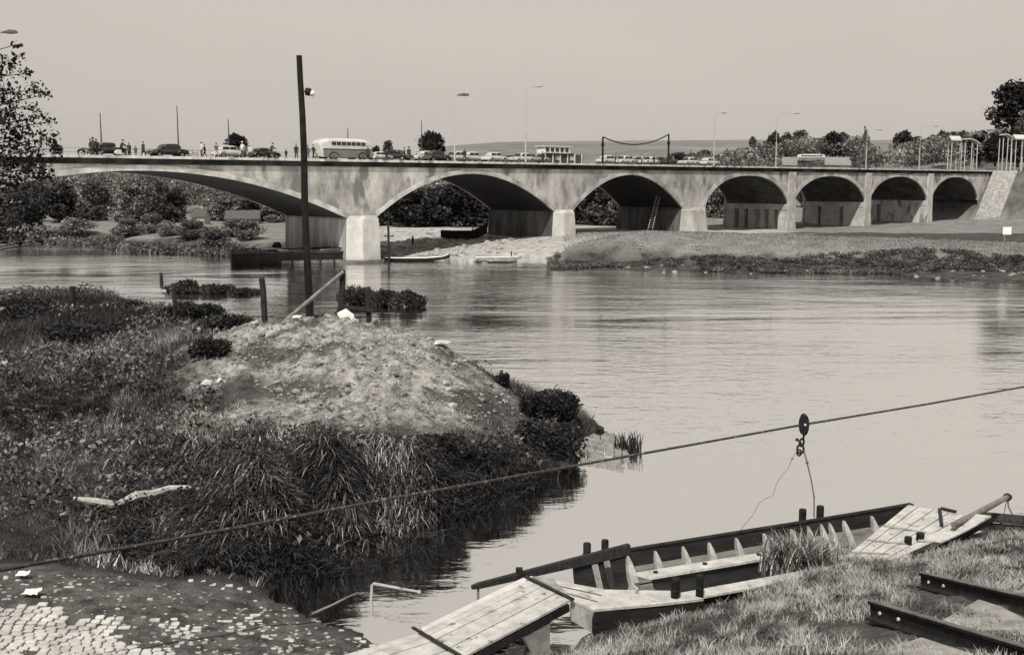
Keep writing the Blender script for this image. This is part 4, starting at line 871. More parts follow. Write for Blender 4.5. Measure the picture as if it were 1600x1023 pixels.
def bladeclump(name, c, n, h, w_, sp, tone, lab, cat, m_=None, lean=.5, adir=None, drop=.7, group=None):
    P = np.array([[rng.normal() * sp, rng.normal() * sp * .6, 0] for _ in range(n)]); V, F, T = blades(rng, P, rng.uniform(h * .5, h, n), rng.uniform(w_ * .6, w_, n), lean * (.3 + rng.random(n)), drop, tone[0] + (tone[1] - tone[0]) * rng.random(n) ** 1.8, 4, adir)
    o = npmesh(name, V, F, m_ or nearg, T); o.location = c; return tag(o, lab, cat, group)
c = A(1243, 893, 24.9); c.z = H(c.x, c.y) - .02
bladeclump('reed_tussock', c, 800, 1.3, .055, .33, (.12, 2.2), 'tall bushy reed tussock growing in front of the punt bench', 'reed clump', lean=.5, drop=.5)
c = G(981, 703, 0); bladeclump('reed_tuft', c, 90, 1.0, .06, .22, (.1, .5), 'small dark reed tuft standing in the water off the stone apron', 'reed clump', lean=.35, drop=.4, m_=grassm)
c = A(1553, 880, 24.5); c.z = H(c.x, c.y); bladeclump('grass_tuft', c, 360, .42, .03, .15, (.1, .6), 'dark grass tuft on the bank below the rising boom', 'grass clump')
c = A(1312, 935, 20.8); c.z = H(c.x, c.y); bladeclump('grass_tuft', c, 160, .22, .03, .09, (.05, .2), 'low dark tuft in the bright grass left of the steel rails', 'grass clump')

def bush(px, py, Y, rx, rz, lab, cat='bush', n=2600, leaf=.06, m_=None, grp=None, tone=(.35, 1.5), name='bush', z=None, lobes=7, ry=None, hfun=H):
    lobes = 13
    p = A(px, py, Y); p.z = (hfun(p.x, p.y) if z is None else z); C = []; RR_ = []
    for i in range(lobes):
        a = rng.uniform(-1, 1); C.append((a * rx * .62, rng.uniform(-.5, .5) * (ry or rx) * .8, rz * rng.uniform(.35, .62) * (1 - .35 * abs(a)))); s_ = rng.uniform(.2, .46); RR_.append((rx * s_, (ry or rx) * s_ * .9, rz * rng.uniform(.34, .46)))
    V, F, T = leafcloud(rng, C, RR_, n, leaf, .45, tone=tone)
    e = empty(name, p, 0, lab, cat, grp); o = npmesh('foliage', V, F, m_ or leafd, T, e)
    mb = MB()
    for i in range(4): a = rng.uniform(-1, 1) * rx * .5; mb.tube([(a * .3, 0, -.05), (a, rng.uniform(-.2, .2) * rx, rz * .6)], [.03 * rx, .012 * rx], 5)
    mb.build('stem', bark, e); return e
bush(858, 645, 40.6, 1.45, 1.25, 'round dark bush at the outer end of the point, beside the open river', n=9000)
bush(855, 712, 37.2, 1.35, 1.25, 'dense dark bush above the waterline below the round one', n=9000)
bush(785, 612, 41.6, .35, .6, 'little dark shrub on the edge of the mound ridge', n=900, leaf=.05)
bush(720, 735, 33.0, 1.2, .5, 'low spreading bush on the slope left of the two round bushes', n=6000)
bush(938, 672, 41.0, .3, .3, 'tiny shrub at the tip of the stone apron', n=400, leaf=.04)
bush(680, 760, 31.8, 1.3, .8, 'dark overhanging bush above the inlet, right of the drooping reeds', n=7000)
bush(500, 505, 46, 1.5, .8, 'dark weedy bush behind the gate post brace', n=5000, leaf=.06)
bush(350, 505, 46, 1.6, .9, 'dark bush at the meadow edge left of the leaning post', n=5500, leaf=.07)
bush(300, 500, 50, 1.5, .9, 'dark bush behind the middle fence post', n=4500, leaf=.08)
bush(120, 540, 46, 2.4, .7, 'wide dark bush in the meadow below the leftmost fence post', n=9000, leaf=.07)
bush(20, 497, 52, 2.4, .8, 'wide dark bush at the left edge of the meadow', n=7000, leaf=.08)
bush(200, 480, 56, 2.0, .5, 'low dark bush on the far edge of the meadow between two posts', n=4500, leaf=.09)
bush(330, 580, 39.5, .9, .7, 'dark weed clump against the left foot of the mound', n=3500, leaf=.06)
# bushes standing in the river
for q in ((286, 456, 1.7, 1.25, 'tall round bush standing in the river, leftmost'), (336, 457, 1.8, .9, 'low bush standing in the river next to the tall round one'), (378, 459, 1.6, .6, 'small ragged bush in the river left of the leaning post'),
          (560, 475, 2.2, 1.6, 'bush in the river behind the gate post'), (600, 477, 1.6, 1.4, 'middle bush of the row in the river right of the gate post'), (637, 479, 1.5, 1.4, 'round bush ending the row in the river on the right')):
    bush(q[0], q[1], G(q[0], q[1]).y, q[2], q[3], q[4], n=3600, leaf=.11, z=-.1, grp='bushes standing in the river')
tag(MB().tube([G(253, 453, -.3), G(252, 440, .0) + Vector((0, 0, .75))], [.2, .16], 7).tube([G(253, 450, .25), G(262, 450, .25)], .1, 5).build('mooring_stake', tar), 'short dark stake standing in the river left of the bushes', 'stake')

# -- stone apron at the tip, rubble on the mound
def stones(name, pts, kind='stuff', m_=stone, amp=.35, sub=2):
    mb = MB(); sd = 0
    for (x, y, z, rx, ry, rz) in pts: sd += 1; mb.ball((x, y, z), (rx, ry, rz), sd * 3.1, amp, sub)
    return tag(mb.build(name, m_), kind=kind)
mb = MB(); A0, A1, A2 = G(902, 664, .10), G(972, 682, .02), G(905, 720, .05)
for i in range(7):
    t = 0.0
    while t < 1.0 - i * .03 + .05 * math.sin(i * 5):
        l_ = rng.uniform(.13, .22); u0, u1 = t + .012, t + l_ - .012; v0, v1 = i / 7 + .022, (i + 1) / 7 - .022
        if rng.random() > .06:
            def q_(u, v): return A0 + (A1 - A0) * u + (A2 - A0) * v + Vector((rng.uniform(-.02, .02), rng.uniform(-.02, .02), .03 + rng.uniform(0, .03)))
            mb.prism([q_(u0, v0), q_(u1, v0), q_(u1, v1), q_(u0, v1)], (0, 0, -.3))
        t += l_
tag(mb.build('stone_apron', mat('apron_stone', .26, .14, 2, .85, bump=.4)), kind='structure')
rb = []
for _ in range(3200):
    x, y = rng.uniform(-14, 2), rng.uniform(33, 46)
    if float(maskat(SOIL, np.array([x]), np.array([y]))[0]) < .6: continue
    s_ = rng.uniform(.02, .085) * (1 + (rng.random() > .95) * 1.6); rb.append((x, y, H(x, y) + s_ * .2, s_, s_ * .8, s_ * .6))
stones('mound_rubble', rb, m_=mat('rubble', .36, .07, 1.5, .9), sub=1)
# -- cobbles of the landing: rows of worn setts, breaking up towards the water
cv, cf, ct = [], [], []
ang = R(8)
def inpoly(x, y, P):
    c = False; n = len(P)
    for i in range(n):
        (x1, y1), (x2, y2) = P[i], P[(i + 1) % n]
        if (y1 > y) != (y2 > y) and x < (x2 - x1) * (y - y1) / (y2 - y1) + x1: c = not c
    return c
core = [(G(*q, .7).x, G(*q, .7).y) for q in [(-200, 960), (0, 962), (150, 968), (205, 980), (240, 1010), (330, 1060), (330, 1300), (-300, 1300)]]
cm = MB()
for j in range(50, 160):
    u = -19 + rng.uniform(0, .3); rowb = rng.uniform(-.008, .008)
    while u < 6:
        a = .118 + rng.uniform(-.02, .022) - .018; u += a * 2 + .018; uu = u - a; v = j * .182 + rowb + .05 * math.sin(uu * 1.1) + .03 * math.sin(uu * 2.7 + j * .2)
        x = uu * math.cos(ang) - v * math.sin(ang) + 2.5; y = uu * math.sin(ang) + v * math.cos(ang) - 1
        if y < 17 or y > 26.5 or x < -13: continue
        ins = inpoly(x + .5 * math.sin(y * 3.1), y + .25 * math.sin(x * 4), core); nzv = float(nz2(np.array([x]), np.array([y]), .8, 51, 2)[0])
        mm = float(maskat(MUD, np.array([x]), np.array([y]))[0])
        if mm < .6 or not (ins and rng.random() > .03 or (nzv > .63 and rng.random() > .35)): continue
        z = H(x, y)
        if z < .03: continue
        b = .082 + rng.uniform(-.008, .003); t = .012 + rng.uniform(0, .03) - (0 if ins else .014); r_ = rng.uniform(-.07, .07) + ang
        if not ins: a *= rng.uniform(.6, 1); b *= rng.uniform(.6, 1)
        cs, sn = math.cos(r_), math.sin(r_)
        def pt(p_, q_, zz): return Vector((x + p_ * cs - q_ * sn, y + p_ * sn + q_ * cs, z + zz))
        rings = []
        for k, zz in ((1.0, -.12), (1.0, t * .45), (.86, t * .9), (.5, t * 1.12)):
            rings.append([pt(px_ * a * k, py_ * b * k, zz) for px_, py_ in ((-1, -.75), (-.75, -1), (.75, -1), (1, -.75), (1, .75), (.75, 1), (-.75, 1), (-1, .75))])
        cm.loft(rings)
o = cm.build('cobble_pavement', mat('worn_cobbles', .50, .28, 1.5, .8, bump=.25), smooth=False); tag(o, kind='structure')

# ================================================================== LEAFY TREE AT THE LEFT EDGE
Yt = 31.0; tb = A(-230, 700, Yt); tb.z = H(tb.x, tb.y) - .2
tr = empty('leafy_tree', tb, 0, 'leafy dark tree leaning in over the river at the left edge', 'tree')
cl_ = []
for px, py, r in [(5, 105, .45), (28, 92, .22), (12, 150, .5), (55, 140, .32), (70, 148, .2), (20, 190, .55), (62, 185, .35), (5, 230, .7), (50, 225, .5), (78, 215, .3), (20, 265, .7), (60, 262, .45), (85, 232, .18), (15, 300, .6), (50, 298, .4), (70, 275, .28),
                 (10, 335, .5), (35, 345, .4), (8, 368, .35), (30, 372, .22), (62, 375, .15), (84, 378, .12), (45, 320, .3), (25, 70, .15), (40, 115, .2), (80, 190, .15), (48, 165, .2), (88, 245, .15), (70, 300, .15), (55, 350, .15), (0, 180, .5)]:
    cl_.append((A(px, py, Yt + rng.uniform(-.8, .8)), r))
for _ in range(46):
    px = rng.uniform(-420, -20); py = rng.uniform(60, 400); cl_.append((A(px, py, Yt + rng.uniform(-2.5, 2.5)), rng.uniform(.5, .95)))
C = [(c - tb)[:] for c, r in cl_]; RR_ = [(r, r, r * .85) for c, r in cl_]
V, F, T = leafcloud(rng, C, RR_, 24000, .062, .2, tone=(.15, 1.1)); npmesh('foliage', V, F, leafd, T, tr)
mb = MB(); top = A(-190, 130, Yt) - tb
mb.tube([(0, 0, 0), (.1, 0, 2.2), (.25, .1, 4.6), (.4, 0, 7), top], [.30, .25, .2, .15, .05], 9)
mb.build('trunk', bark, tr)
for k, ((c, r)) in enumerate(cl_):
    if k > 31 and k % 3: continue
    c = c - tb; z0 = max(3.0, c.z - 1.6 + rng.uniform(-.5, .3)); st = Vector((.1 + z0 * .05, 0, min(z0, top.z * .9))); md = st.lerp(c, .55) + Vector((0, 0, .35))
    MB().tube([st, md, c], [.07, .03, .010], 5).build('limb', bark, tr)

# ================================================================== FAR SHORE VEGETATION
def tree_proto(seed, lobes, n, leaf, m_, h=10, rw=4.6, tr_=.13, tone=(.3, 1.5), name='broadleaf_tree'):
    rg = np.random.default_rng(seed); C = []; RR_ = []
    for i in range(lobes):
        t = rg.random(); a = rg.uniform(0, 6.28); rad = rw * (.25 + .6 * rg.random()) * math.sin(math.pi * (.32 + .60 * t)); C.append((math.cos(a) * rad * .8, math.sin(a) * rad * .8, h * (tr_ + (.86 - tr_) * t))); s_ = rg.uniform(.28, .48); RR_.append((rw * s_, rw * s_, h * s_ * .42))
    V, F, T = leafcloud(rg, C, RR_, n, leaf, .5, tone=tone); V[:, 2] = np.maximum(V[:, 2], h * .04)
    e = empty(name, (0, 0, 0)); npmesh('crown', V, F, m_, T, e)
    mb = MB(); mb.tube([(0, 0, -1), (0.1, 0, h * .4), (0, 0, h * .75)], [h * .035, h * .025, h * .01], 7)
    for i in range(5): a = i * 1.3; mb.tube([(0, 0, h * (.25 + .07 * i)), (math.cos(a) * rw * .5, math.sin(a) * rw * .5, h * (.5 + .06 * i))], [h * .015, h * .005], 5)
    mb.build('trunk', bark, e); return e
protos = {}
def place_tree(kind, px, pyb, Y, h, wd, lab, grp=None, base=None, rz=None):
    """kind: dark / mid / pale / bush; h, wd in metres"""
    first = kind not in protos
    if first:
        protos[kind] = {'dark': lambda: tree_proto(1, 24, 5200, .34, leafd), 'mid': lambda: tree_proto(2, 24, 5200, .34, leafm), 'pale': lambda: tree_proto(3, 24, 5200, .34, leafl),
                        'bush': lambda: tree_proto(4, 22, 5200, .26, leafm, tr_=.10, name='shrub'), 'palebush': lambda: tree_proto(5, 20, 5200, .26, leafl, tr_=.10, name='shrub'),
                        'spruce': lambda: spruce()}[kind]()
    o = protos[kind] if first else copy_tree(protos[kind])
    p = A(px, pyb, Y); z = p.z if base is None else base
    o.location = (p.x, p.y, z); o.rotation_euler = (0, 0, rng.uniform(0, 6.28) if rz is None else rz); o.scale = (wd / 8.4, wd / 8.4, h / 10)
    tag(o, lab, 'bush' if 'bush' in kind else 'tree', grp)
    if not grp and 'group' in o.keys(): del o['group']
    return o
def spruce():
    rg = np.random.default_rng(9); C = []; RR_ = []
    for i in range(14): t = i / 13; C.append((rg.normal() * .2, rg.normal() * .2, 1 + 8.4 * t)); RR_.append((3.6 * (1 - t) + .3, 3.6 * (1 - t) + .3, .7))
    V, F, T = leafcloud(rg, C, RR_, 3500, .3, .3); e = empty('spruce_tree', (0, 0, 0)); npmesh('crown', V, F, leafm, T, e); MB().tube([(0, 0, -1), (0, 0, 9.5)], [.3, .05], 6).build('trunk', bark, e); return e
# wooded hillside seen under the first arch: one far-off wood
C = []; RR_ = []; wr = np.random.default_rng(21)
for i in range(460):
    px = wr.uniform(-260, 800); Y = wr.uniform(238, 330) if px < 560 else wr.uniform(215, 300); zb = (2.0 + (Y - 238) * .075) if px < 560 else 2.2
    ytop = 268 if px < 420 else 262
    hmax = (EYE + (HOR - ytop) / 1715 * Y) - zb; h = min(hmax, wr.uniform(6, 11)); r = wr.uniform(2.0, 3.8); p = A(px, 300, Y)
    for k in range(3): C.append((p.x + wr.normal() * r * .4, p.y + wr.normal() * r * .4, zb + h * wr.uniform(.4, .75))); RR_.append((r * .75, r * .75, h * .3))
V, F, T = leafcloud(wr, C, RR_, 230000, .28, .6, tone=(.3, 1.5)); o = npmesh('hillside_wood', V, F, leafl, T); tag(o, kind='stuff')
# separate trees at the edge of the wood and dark trees behind the arches
for px, pyb, Y, h, wd, kind, lab in [
    (150, 352, 215, 8, 8, 'mid', 'mid grey tree at the wood edge, leftmost under the first arch'), (210, 352, 212, 8.5, 8, 'pale', 'pale round tree at the wood edge left of the farmhouse'),
    (248, 352, 208, 8, 8, 'mid', 'fuller tree in the wood edge between the pale tree and the farmhouse'), (277, 351, 212, 7, 5, 'dark', 'slim dark tree right beside the white farmhouse gable'),
    (352, 350, 214, 5, 7, 'pale', 'pale tree at the wood edge right of the farmhouse'), (395, 351, 215, 5, 8, 'mid', 'wide tree at the wood edge near the first pier'), (428, 351, 214, 4.5, 6, 'pale', 'low tree hiding behind the first pier edge'),
    (40, 352, 214, 9, 9, 'mid', 'broad tree behind the leafy overhang at the left'), (95, 350, 212, 8, 8, 'dark', 'dark tree left of the wood edge trees'),
    (635, 348, 196, 9.0, 9, 'dark', 'dark tree filling the left side of the second arch'), (668, 349, 200, 7.5, 9, 'mid', 'lighter tree in the middle of the second arch'), (705, 348, 196, 8.5, 9, 'dark', 'dark tree behind the beached barge'),
    (742, 349, 198, 8, 8, 'dark', 'dark tree at the right side of the second arch'), (610, 350, 205, 10, 8, 'dark', 'dark tree just right of the first pier'),
    (918, 350, 205, 9, 9, 'dark', 'dark tree at the left side of the third arch'), (950, 349, 200, 9.5, 10, 'mid', 'large tree filling the third arch'), (985, 350, 205, 9, 8, 'dark', 'dark tree at the right side of the third arch'),
    (1118, 352, 250, 12, 9, 'dark', 'dark tree at the left side of the fourth arch'), (1148, 352, 255, 12, 11, 'dark', 'very dark tree in the middle of the fourth arch'), (1175, 352, 262, 12, 9, 'dark', 'dark tree behind the columns of the fourth pier'),
    (1262, 350, 300, 8, 8, 'mid', 'small tree inside the fifth arch'), (1280, 350, 296, 7, 7, 'dark', 'dark tree behind the fifth pier'), (1378, 351, 320, 9, 8, 'mid', 'small tree inside the sixth arch'), (1480, 350, 330, 8, 12, 'dark', 'dark tree behind the seventh arch'), (1500, 352, 320, 7, 12, 'dark', 'low dark tree at the foot of the embankment slope')]:
    place_tree(kind, px, pyb, Y, h, wd, lab, 'trees beyond the bridge arches', base=fht(A(px, pyb, Y).x, Y) - .3 if Y < 330 else 3)
# trees rising above the deck line
for px, yt, yb, Y, wpx, kind, lab in [
    (370, 211, 246, 300, 40, 'dark', 'round tree rising behind the pale beetle shaped car'), (90, 226, 246, 260, 20, 'dark', 'small tree above the deck beside the leafy overhang'), (588, 229, 250, 300, 15, 'dark', 'low round tree right of the parked coach'), (607, 222, 250, 310, 20, 'mid', 'small tree between the coach and the round tree'),
    (675, 208, 252, 260, 42, 'dark', 'conspicuous round tree rising over the middle of the bridge'),
    (1060, 240, 258, 330, 40, 'mid', 'low tree behind the right cable post'), (1100, 236, 258, 400, 30, 'mid', 'low tree left of the third pier lamp'), (1140, 238, 262, 380, 40, 'mid', 'low tree right of the third pier lamp'), (1175, 218, 262, 420, 18, 'mid', 'slender pale tree breaking the skyline'), (1165, 243, 262, 360, 36, 'dark', 'dark shrubby tree under the slender pale tree'), (1190, 238, 262, 380, 30, 'dark', 'dark shrubby tree left of the distant coach'),
    (1208, 209, 256, 400, 26, 'dark', 'dark tree left of the lamp by the distant coach'), (1228, 210, 252, 410, 24, 'dark', 'dark tree right of the lamp by the distant coach'), (1250, 207, 246, 420, 34, 'mid', 'tall tree directly above the distant coach'), (1278, 219, 246, 430, 24, 'mid', 'low tree above the rear of the distant coach'),
    (1300, 208, 244, 400, 30, 'dark', 'square crowned dark tree right of the distant coach'), (1316, 210, 244, 410, 24, 'mid', 'tree grown together with the square crowned one'), (1333, 222, 246, 430, 26, 'mid', 'low tree before the spruce'),
    (1333, 241, 254, 330, 12, 'bush', 'small dark bush right of the white wall'), (1410, 207, 248, 400, 34, 'dark', 'dark tree with a bent trunk right of the field'), (1432, 216, 246, 420, 30, 'mid', 'mid grey tree behind the last lamps'), (1460, 214, 246, 400, 34, 'mid', 'mid grey tree left of the gateways'),
    (1472, 207, 248, 380, 24, 'dark', 'dark tree right behind the pitched gateway'), (1500, 208, 252, 360, 40, 'dark', 'broad dark tree behind the curved gateway'), (1530, 208, 254, 340, 44, 'dark', 'broad dark tree between the two groups of gateways'), (1555, 214, 256, 330, 40, 'dark', 'dark tree under the hilltop roof'), (1590, 205, 256, 330, 50, 'mid', 'mid grey tree behind the right gateways'),
    (1582, 133, 205, 330, 76, 'dark', 'big dark round tree on the hilltop at the right edge'), (1612, 172, 235, 310, 50, 'mid', 'paler tree below the big hilltop tree'), (1640, 150, 240, 320, 60, 'dark', 'dark tree beyond the right edge of the hilltop')]:
    p = A(px, yb, Y); h = (yb - yt) / 1715 * Y; place_tree(kind, px, yb, Y, h * 1.08, wpx / 1715 * Y * 1.1, lab, 'trees behind the bridge deck')
place_tree('spruce', 1350, 252, 390, (252 - 197) / 1715 * 390, 6, 'pointed spruce standing above the skyline')
place_tree('spruce', 1337, 252, 395, (252 - 211) / 1715 * 395, 5, 'small pointed spruce left of the tall one')
# river bank bushes, far left shore
for px, py, h, wd, kind, lab in [(118, 366, 3.2, 7, 'palebush', 'grey bush on the far bank, leftmost'), (197, 368, 3.6, 5.5, 'bush', 'dark round bush on the far bank left of its twin'), (241, 368, 3.6, 5.5, 'bush', 'dark round bush on the far bank right of its twin'), (262, 372, 2.6, 4, 'palebush', 'small grey bush between the dark ones on the far bank'),
                                 (300, 374, 3.2, 6, 'bush', 'dark bush below the white farmhouse'), (335, 382, 4.2, 6, 'bush', 'largest dark bush at the water edge of the far bank'), (368, 376, 2.8, 5, 'bush', 'low dark bush right of the largest one'), (390, 378, 3.0, 5, 'bush', 'dark bush closest to the barge'), (60, 366, 3, 7, 'palebush', 'grey bush behind the leafy tree tips'),
                                 (310, 352, 2.4, 3, 'bush', 'small dark bush before the farmhouse wall'), (335, 352, 2.6, 3.5, 'bush', 'small dark bush right of the farmhouse roof')]:
    p = G(px, py, 1.2); place_tree(kind, px, py, p.y, h, wd, lab, 'bushes on the far bank', base=fht(p.x, p.y) - .2)
def scrub(name, pts, n, r0, r1, m_, leaf, tone=(.3, 1.3)):
    P = np.array(pts); r = rng.uniform(r0, r1, len(P)); V, F, T = leafcloud(rng, P, np.stack([r * 1.6, r * 1.2, r * .8], 1), n, leaf, .4, tone=tone); return tag(npmesh(name, V, F, m_, T), kind='stuff')
pts = []
for i in range(420):
    px = rng.uniform(-60, 430); t = rng.random(); s0 = np.interp(px, [0, 100, 150, 200, 330, 420], [374, 379, 381, 388, 394, 399]); p = G(px, s0 - 1 - t * 14, .5 + t); pts.append((p.x, p.y, max(fht(p.x, p.y), .1) + .2))
scrub('far_bank_undergrowth', pts, 26000, .5, 1.1, leafm, .22)
pts = []
for i in range(2400):
    px = rng.uniform(858, 1660); t = rng.random() ** .8; s0 = np.interp(px, [858, 900, 1000, 1100, 1200, 1400, 1600], [408, 413, 418, 423, 426, 428, 431]); wdt = np.interp(px, [858, 920, 1000, 1600], [5, 13, 22, 30]); p = G(px, s0 - .5 - t * wdt, .1 + t * 1.2)
    if nz2(np.array([px * .1]), np.array([t * 3.]), .35, 61, 2)[0] < .26: continue
    pts.append((p.x, p.y, max(fht(p.x, p.y), .1) + .15))
scrub('right_bank_undergrowth', pts, 120000, .15, .40, mat('bank_foliage', .10, .035, .3, .8, attr=True, trans=.2), .09, tone=(.4, 2.2))
rb = []
for i in range(150):
    px = rng.uniform(900, 1600); s0 = np.interp(px, [858, 900, 1000, 1100, 1200, 1400, 1600], [408, 413, 418, 423, 426, 428, 431]); p = G(px, s0 - rng.uniform(3, 18), .6); s_ = rng.uniform(.08, .30); rb.append((p.x, p.y, fht(p.x, p.y) + .05, s_ * 1.4, s_, s_ * .6))
stones('bank_stones', rb, m_=mat('bank_stone', .26, .14, 1), sub=1)
rb = []
for i in range(420):
    px = rng.uniform(598, 860); p = G(px, rng.uniform(372, 407), .5); s_ = rng.uniform(.12, .5) * (1 if px < 800 else .6); rb.append((p.x, p.y, fht(p.x, p.y) + .05, s_ * 1.3, s_, s_ * .6))
stones('shore_rubble', rb, m_=mat('shore_stone', .42, .18, .8), sub=1)
# field tufts on the right meadow
X = rng.uniform(0, 110, 90000); Y = rng.uniform(115, 175, 90000); px_ = 800 + 1715 * X / Y; keep = (px_ > 880) & (px_ < 1660); X, Y = X[keep], Y[keep]
Z = np.array([fht(x, y) for x, y in zip(X, Y)]); g = Z > 1.15; X, Y, Z = X[g], Y[g], Z[g]
V, F, T = blades(rng, np.stack([X, Y, Z - .03], 1), rng.uniform(.12, .4, len(X)), rng.uniform(.05, .12, len(X)), .5, .5, .5 + rng.random(len(X)) * .9, 1); o = npmesh('pasture_grass', V, F, mat('pasture_grass', .30, .18, .1, .9, attr=True, trans=.2), T); tag(o, kind='stuff')
# scrub that knits the far trees together: behind the arches and along the approach slope
pts = []
for i in range(330):
    px = rng.uniform(596, 1190); Y = rng.uniform(206, 262) if px < 1000 else rng.uniform(240, 275); p = A(px, 330, Y); zg = fht(p.x, Y); hmx = EYE + (HOR - 282) / 1715 * Y - zg; pts.append((p.x, Y, zg + rng.uniform(.6, hmx * .80)))
scrub('thicket_beyond_arches', pts, 60000, 1.0, 2.2, leafm, .30, tone=(.3, 1.9))
pts = []
for i in range(520):
    px = rng.uniform(1030, 1680); Y = rng.uniform(330, 420); yb = np.interp(px, [1030, 1200, 1400, 1500, 1680], [258, 252, 250, 246, 238]); p = A(px, yb - rng.uniform(-4, np.interp(px, [1030, 1150, 1200, 1350, 1450, 1500, 1680], [6, 14, 26, 22, 26, 34, 48])), Y)
    if 1362 < px < 1400 and p.z > 19: continue
    if 1212 < px < 1345: Y = rng.uniform(396, 430); p = A(px, rng.uniform(218, 240), Y)
    pts.append(tuple(p))
scrub('hillside_scrub', pts, 60000, 1.3, 2.6, leafl, .42, tone=(.3, 1.7))
# weeds and pebbles over the muddy landing
X, Y = scatter(26000, -14, -1, 18, 28); Z = ht(X, Y); mk = maskat(MUD, X, Y); g = (mk > .5) & (Z > .05) & (nz2(X, Y, 1.2, 71, 3) > .50); X, Y, Z = X[g], Y[g], Z[g]
V, F, T = blades(rng, np.stack([X, Y, Z - .02], 1), rng.uniform(.03, .11, len(X)), rng.uniform(.01, .025, len(X)), .8, .6, .5 + rng.random(len(X)), 1); o = npmesh('landing_weeds', V, F, grassm, T); tag(o, kind='stuff')
rb = []
for i in range(500):
    px, py = rng.uniform(0, 590), rng.uniform(915, 1030); p = G(px, py, .5); z = H(p.x, p.y)
    if z < .02 or float(maskat(MUD, np.array([p.x]), np.array([p.y]))[0]) < .5: continue
    s_ = rng.uniform(.015, .06); rb.append((p.x, p.y, z, s_ * 1.3, s_, s_ * .6))
stones('landing_pebbles', rb, m_=mat('pebble', .4, .12, 2), sub=1)
# ================================================================== FAR SHORE OBJECTS
p = G(295, 352, 1.8)
hs = empty('farmhouse', (p.x, p.y + 2, 1.5), R(-14), 'small white gabled farmhouse with grey tiled roof at the edge of the wood', 'house')
hw, hl, hh = 3.0, 3.6, 2.6
MB().add([(x, y, z) for x in (0, hl) for y, z in ((0, 0), (hw, 0), (hw, hh), (hw / 2, hh + 1.9), (0, hh))], [(0, 1, 2, 3, 4), (5, 9, 8, 7, 6), (0, 4, 9, 5), (1, 6, 7, 2), (2, 7, 8, 3), (3, 8, 9, 4)]).build('wall', mat('limewash', .42, .3, 1), hs)
rf = MB()
for s_ in (0, 1):
    y0, y1 = (-.3, hw / 2) if s_ == 0 else (hw + .3, hw / 2); rf.prism([(-.15, y0, hh - .25), (hl + .3, y0, hh - .25), (hl + .3, y1, hh + 2.0), (-.15, y1, hh + 2.0)], (0, 0, .15))
hs.scale = (.72,) * 3; rf.build('roof', mat('old_tiles', .10, .06, 3, .9), hs); MB().box((hl * .6, hw / 2, hh + 2.0), (.3, .3, .5)).build('chimney', white, hs)
for y in (.9, 2.4): MB().box((-.01, y, 1.5), (.06, .6, .8)).build('window', tar, hs)
p = G(335, 351, 2.0); e = empty('barn', (p.x, p.y + 8, 1.4), R(5), 'low barn with a long dark roof right of the white farmhouse', 'barn')
MB().add([(x, y, z) for x in (0, 6) for y, z in ((0, 0), (4, 0), (4, 1.4), (2, 2.6), (0, 1.4))], [(0, 1, 2, 3, 4), (5, 9, 8, 7, 6), (0, 4, 9, 5), (1, 6, 7, 2), (2, 7, 8, 3), (3, 8, 9, 4)]).build('wall', greywood, e)
MB().prism([(-.3, -.3, 1.3), (6.3, -.3, 1.3), (6.3, 2, 2.8), (-.3, 2, 2.8)], (0, 0, .12)).prism([(-.3, 4.3, 1.3), (6.3, 4.3, 1.3), (6.3, 2, 2.8), (-.3, 2, 2.8)], (0, 0, .12)).build('roof', mat('old_tiles', .16), e)
# hilltop house roof at right, between the trees
p = A(1545, 216, 335); e = empty('hilltop_house', p, R(10), 'pale house with a long white roof under the big hilltop tree', 'house')
MB().box((4, 2, .3), (8, 4, 2.4)).build('wall', concrete_pale, e); MB().prism([(-.5, -.5, 1.4), (8.5, -.5, 1.4), (8.5, 2.2, 2.9), (-.5, 2.2, 2.5)], (0, 0, .2)).prism([(-.5, 4.8, 1.4), (8.5, 4.8, 1.4), (8.5, 2.2, 2.9), (-.5, 2.2, 2.5)], (0, 0, .2)).build('roof', white, e)

# beached dark barge and the rowing boats
def hullmesh(L_, B_, Hm, bow, stern, bowrise, n=13, flat=.65):
    rings = []
    for i in range(n):
        t = i / (n - 1); x = (t - .5) * L_; w = B_ / 2 * min(1, (t * bow + .06)) ** .6 * min(1, ((1 - t) * stern + .12)) ** .6
        zt = Hm + bowrise[0] * max(0, 1 - t * 3) ** 1.5 + bowrise[1] * max(0, 1 - (1 - t) * 3) ** 1.3; zb = (.35 * max(0, 1 - t * 6) + 1.0 * max(0, 1 - (1 - t) * 4.5)) * Hm * .7
        xo = x
        rings.append([Vector((xo, -w, zt)), Vector((xo, -w * flat, zb)), Vector((xo, w * flat, zb)), Vector((xo, w, zt)), Vector((xo, w * .86, zt)), Vector((xo, w * flat * .85, zb + .12 * Hm + .05)), Vector((xo, -w * flat * .85, zb + .12 * Hm + .05)), Vector((xo, -w * .86, zt))])
    m = MB(); base = 0; m.v = [tuple(p) for r_ in rings for p in r_]
    for i in range(n - 1):
        for k in range(8): a = i * 8 + k; b = i * 8 + (k + 1) % 8; m.f.append((a, b, b + 8, a + 8))
    m.f += [(0, 1, 6, 7), (1, 2, 5, 6), (2, 3, 4, 5)] + [tuple((n - 1) * 8 + k for k in q) for q in ((0, 1, 6, 7), (1, 2, 5, 6), (2, 3, 4, 5))]
    return m
Yb = 158; a = A(690, 372, Yb); b = A(760, 352, Yb); L_ = (b.x - a.x)
e = empty('beached_barge', ((a.x + b.x) / 2, Yb, fht((a.x + b.x) / 2, Yb) + .12), R(8), 'dark hulled barge with a high raked bow beached on the gravel under the second arch', 'boat')
hullmesh(L_ * 1.04, 2.4, 1.15, 6, 1.8, (.1, 1.1)).build('hull', tar, e)
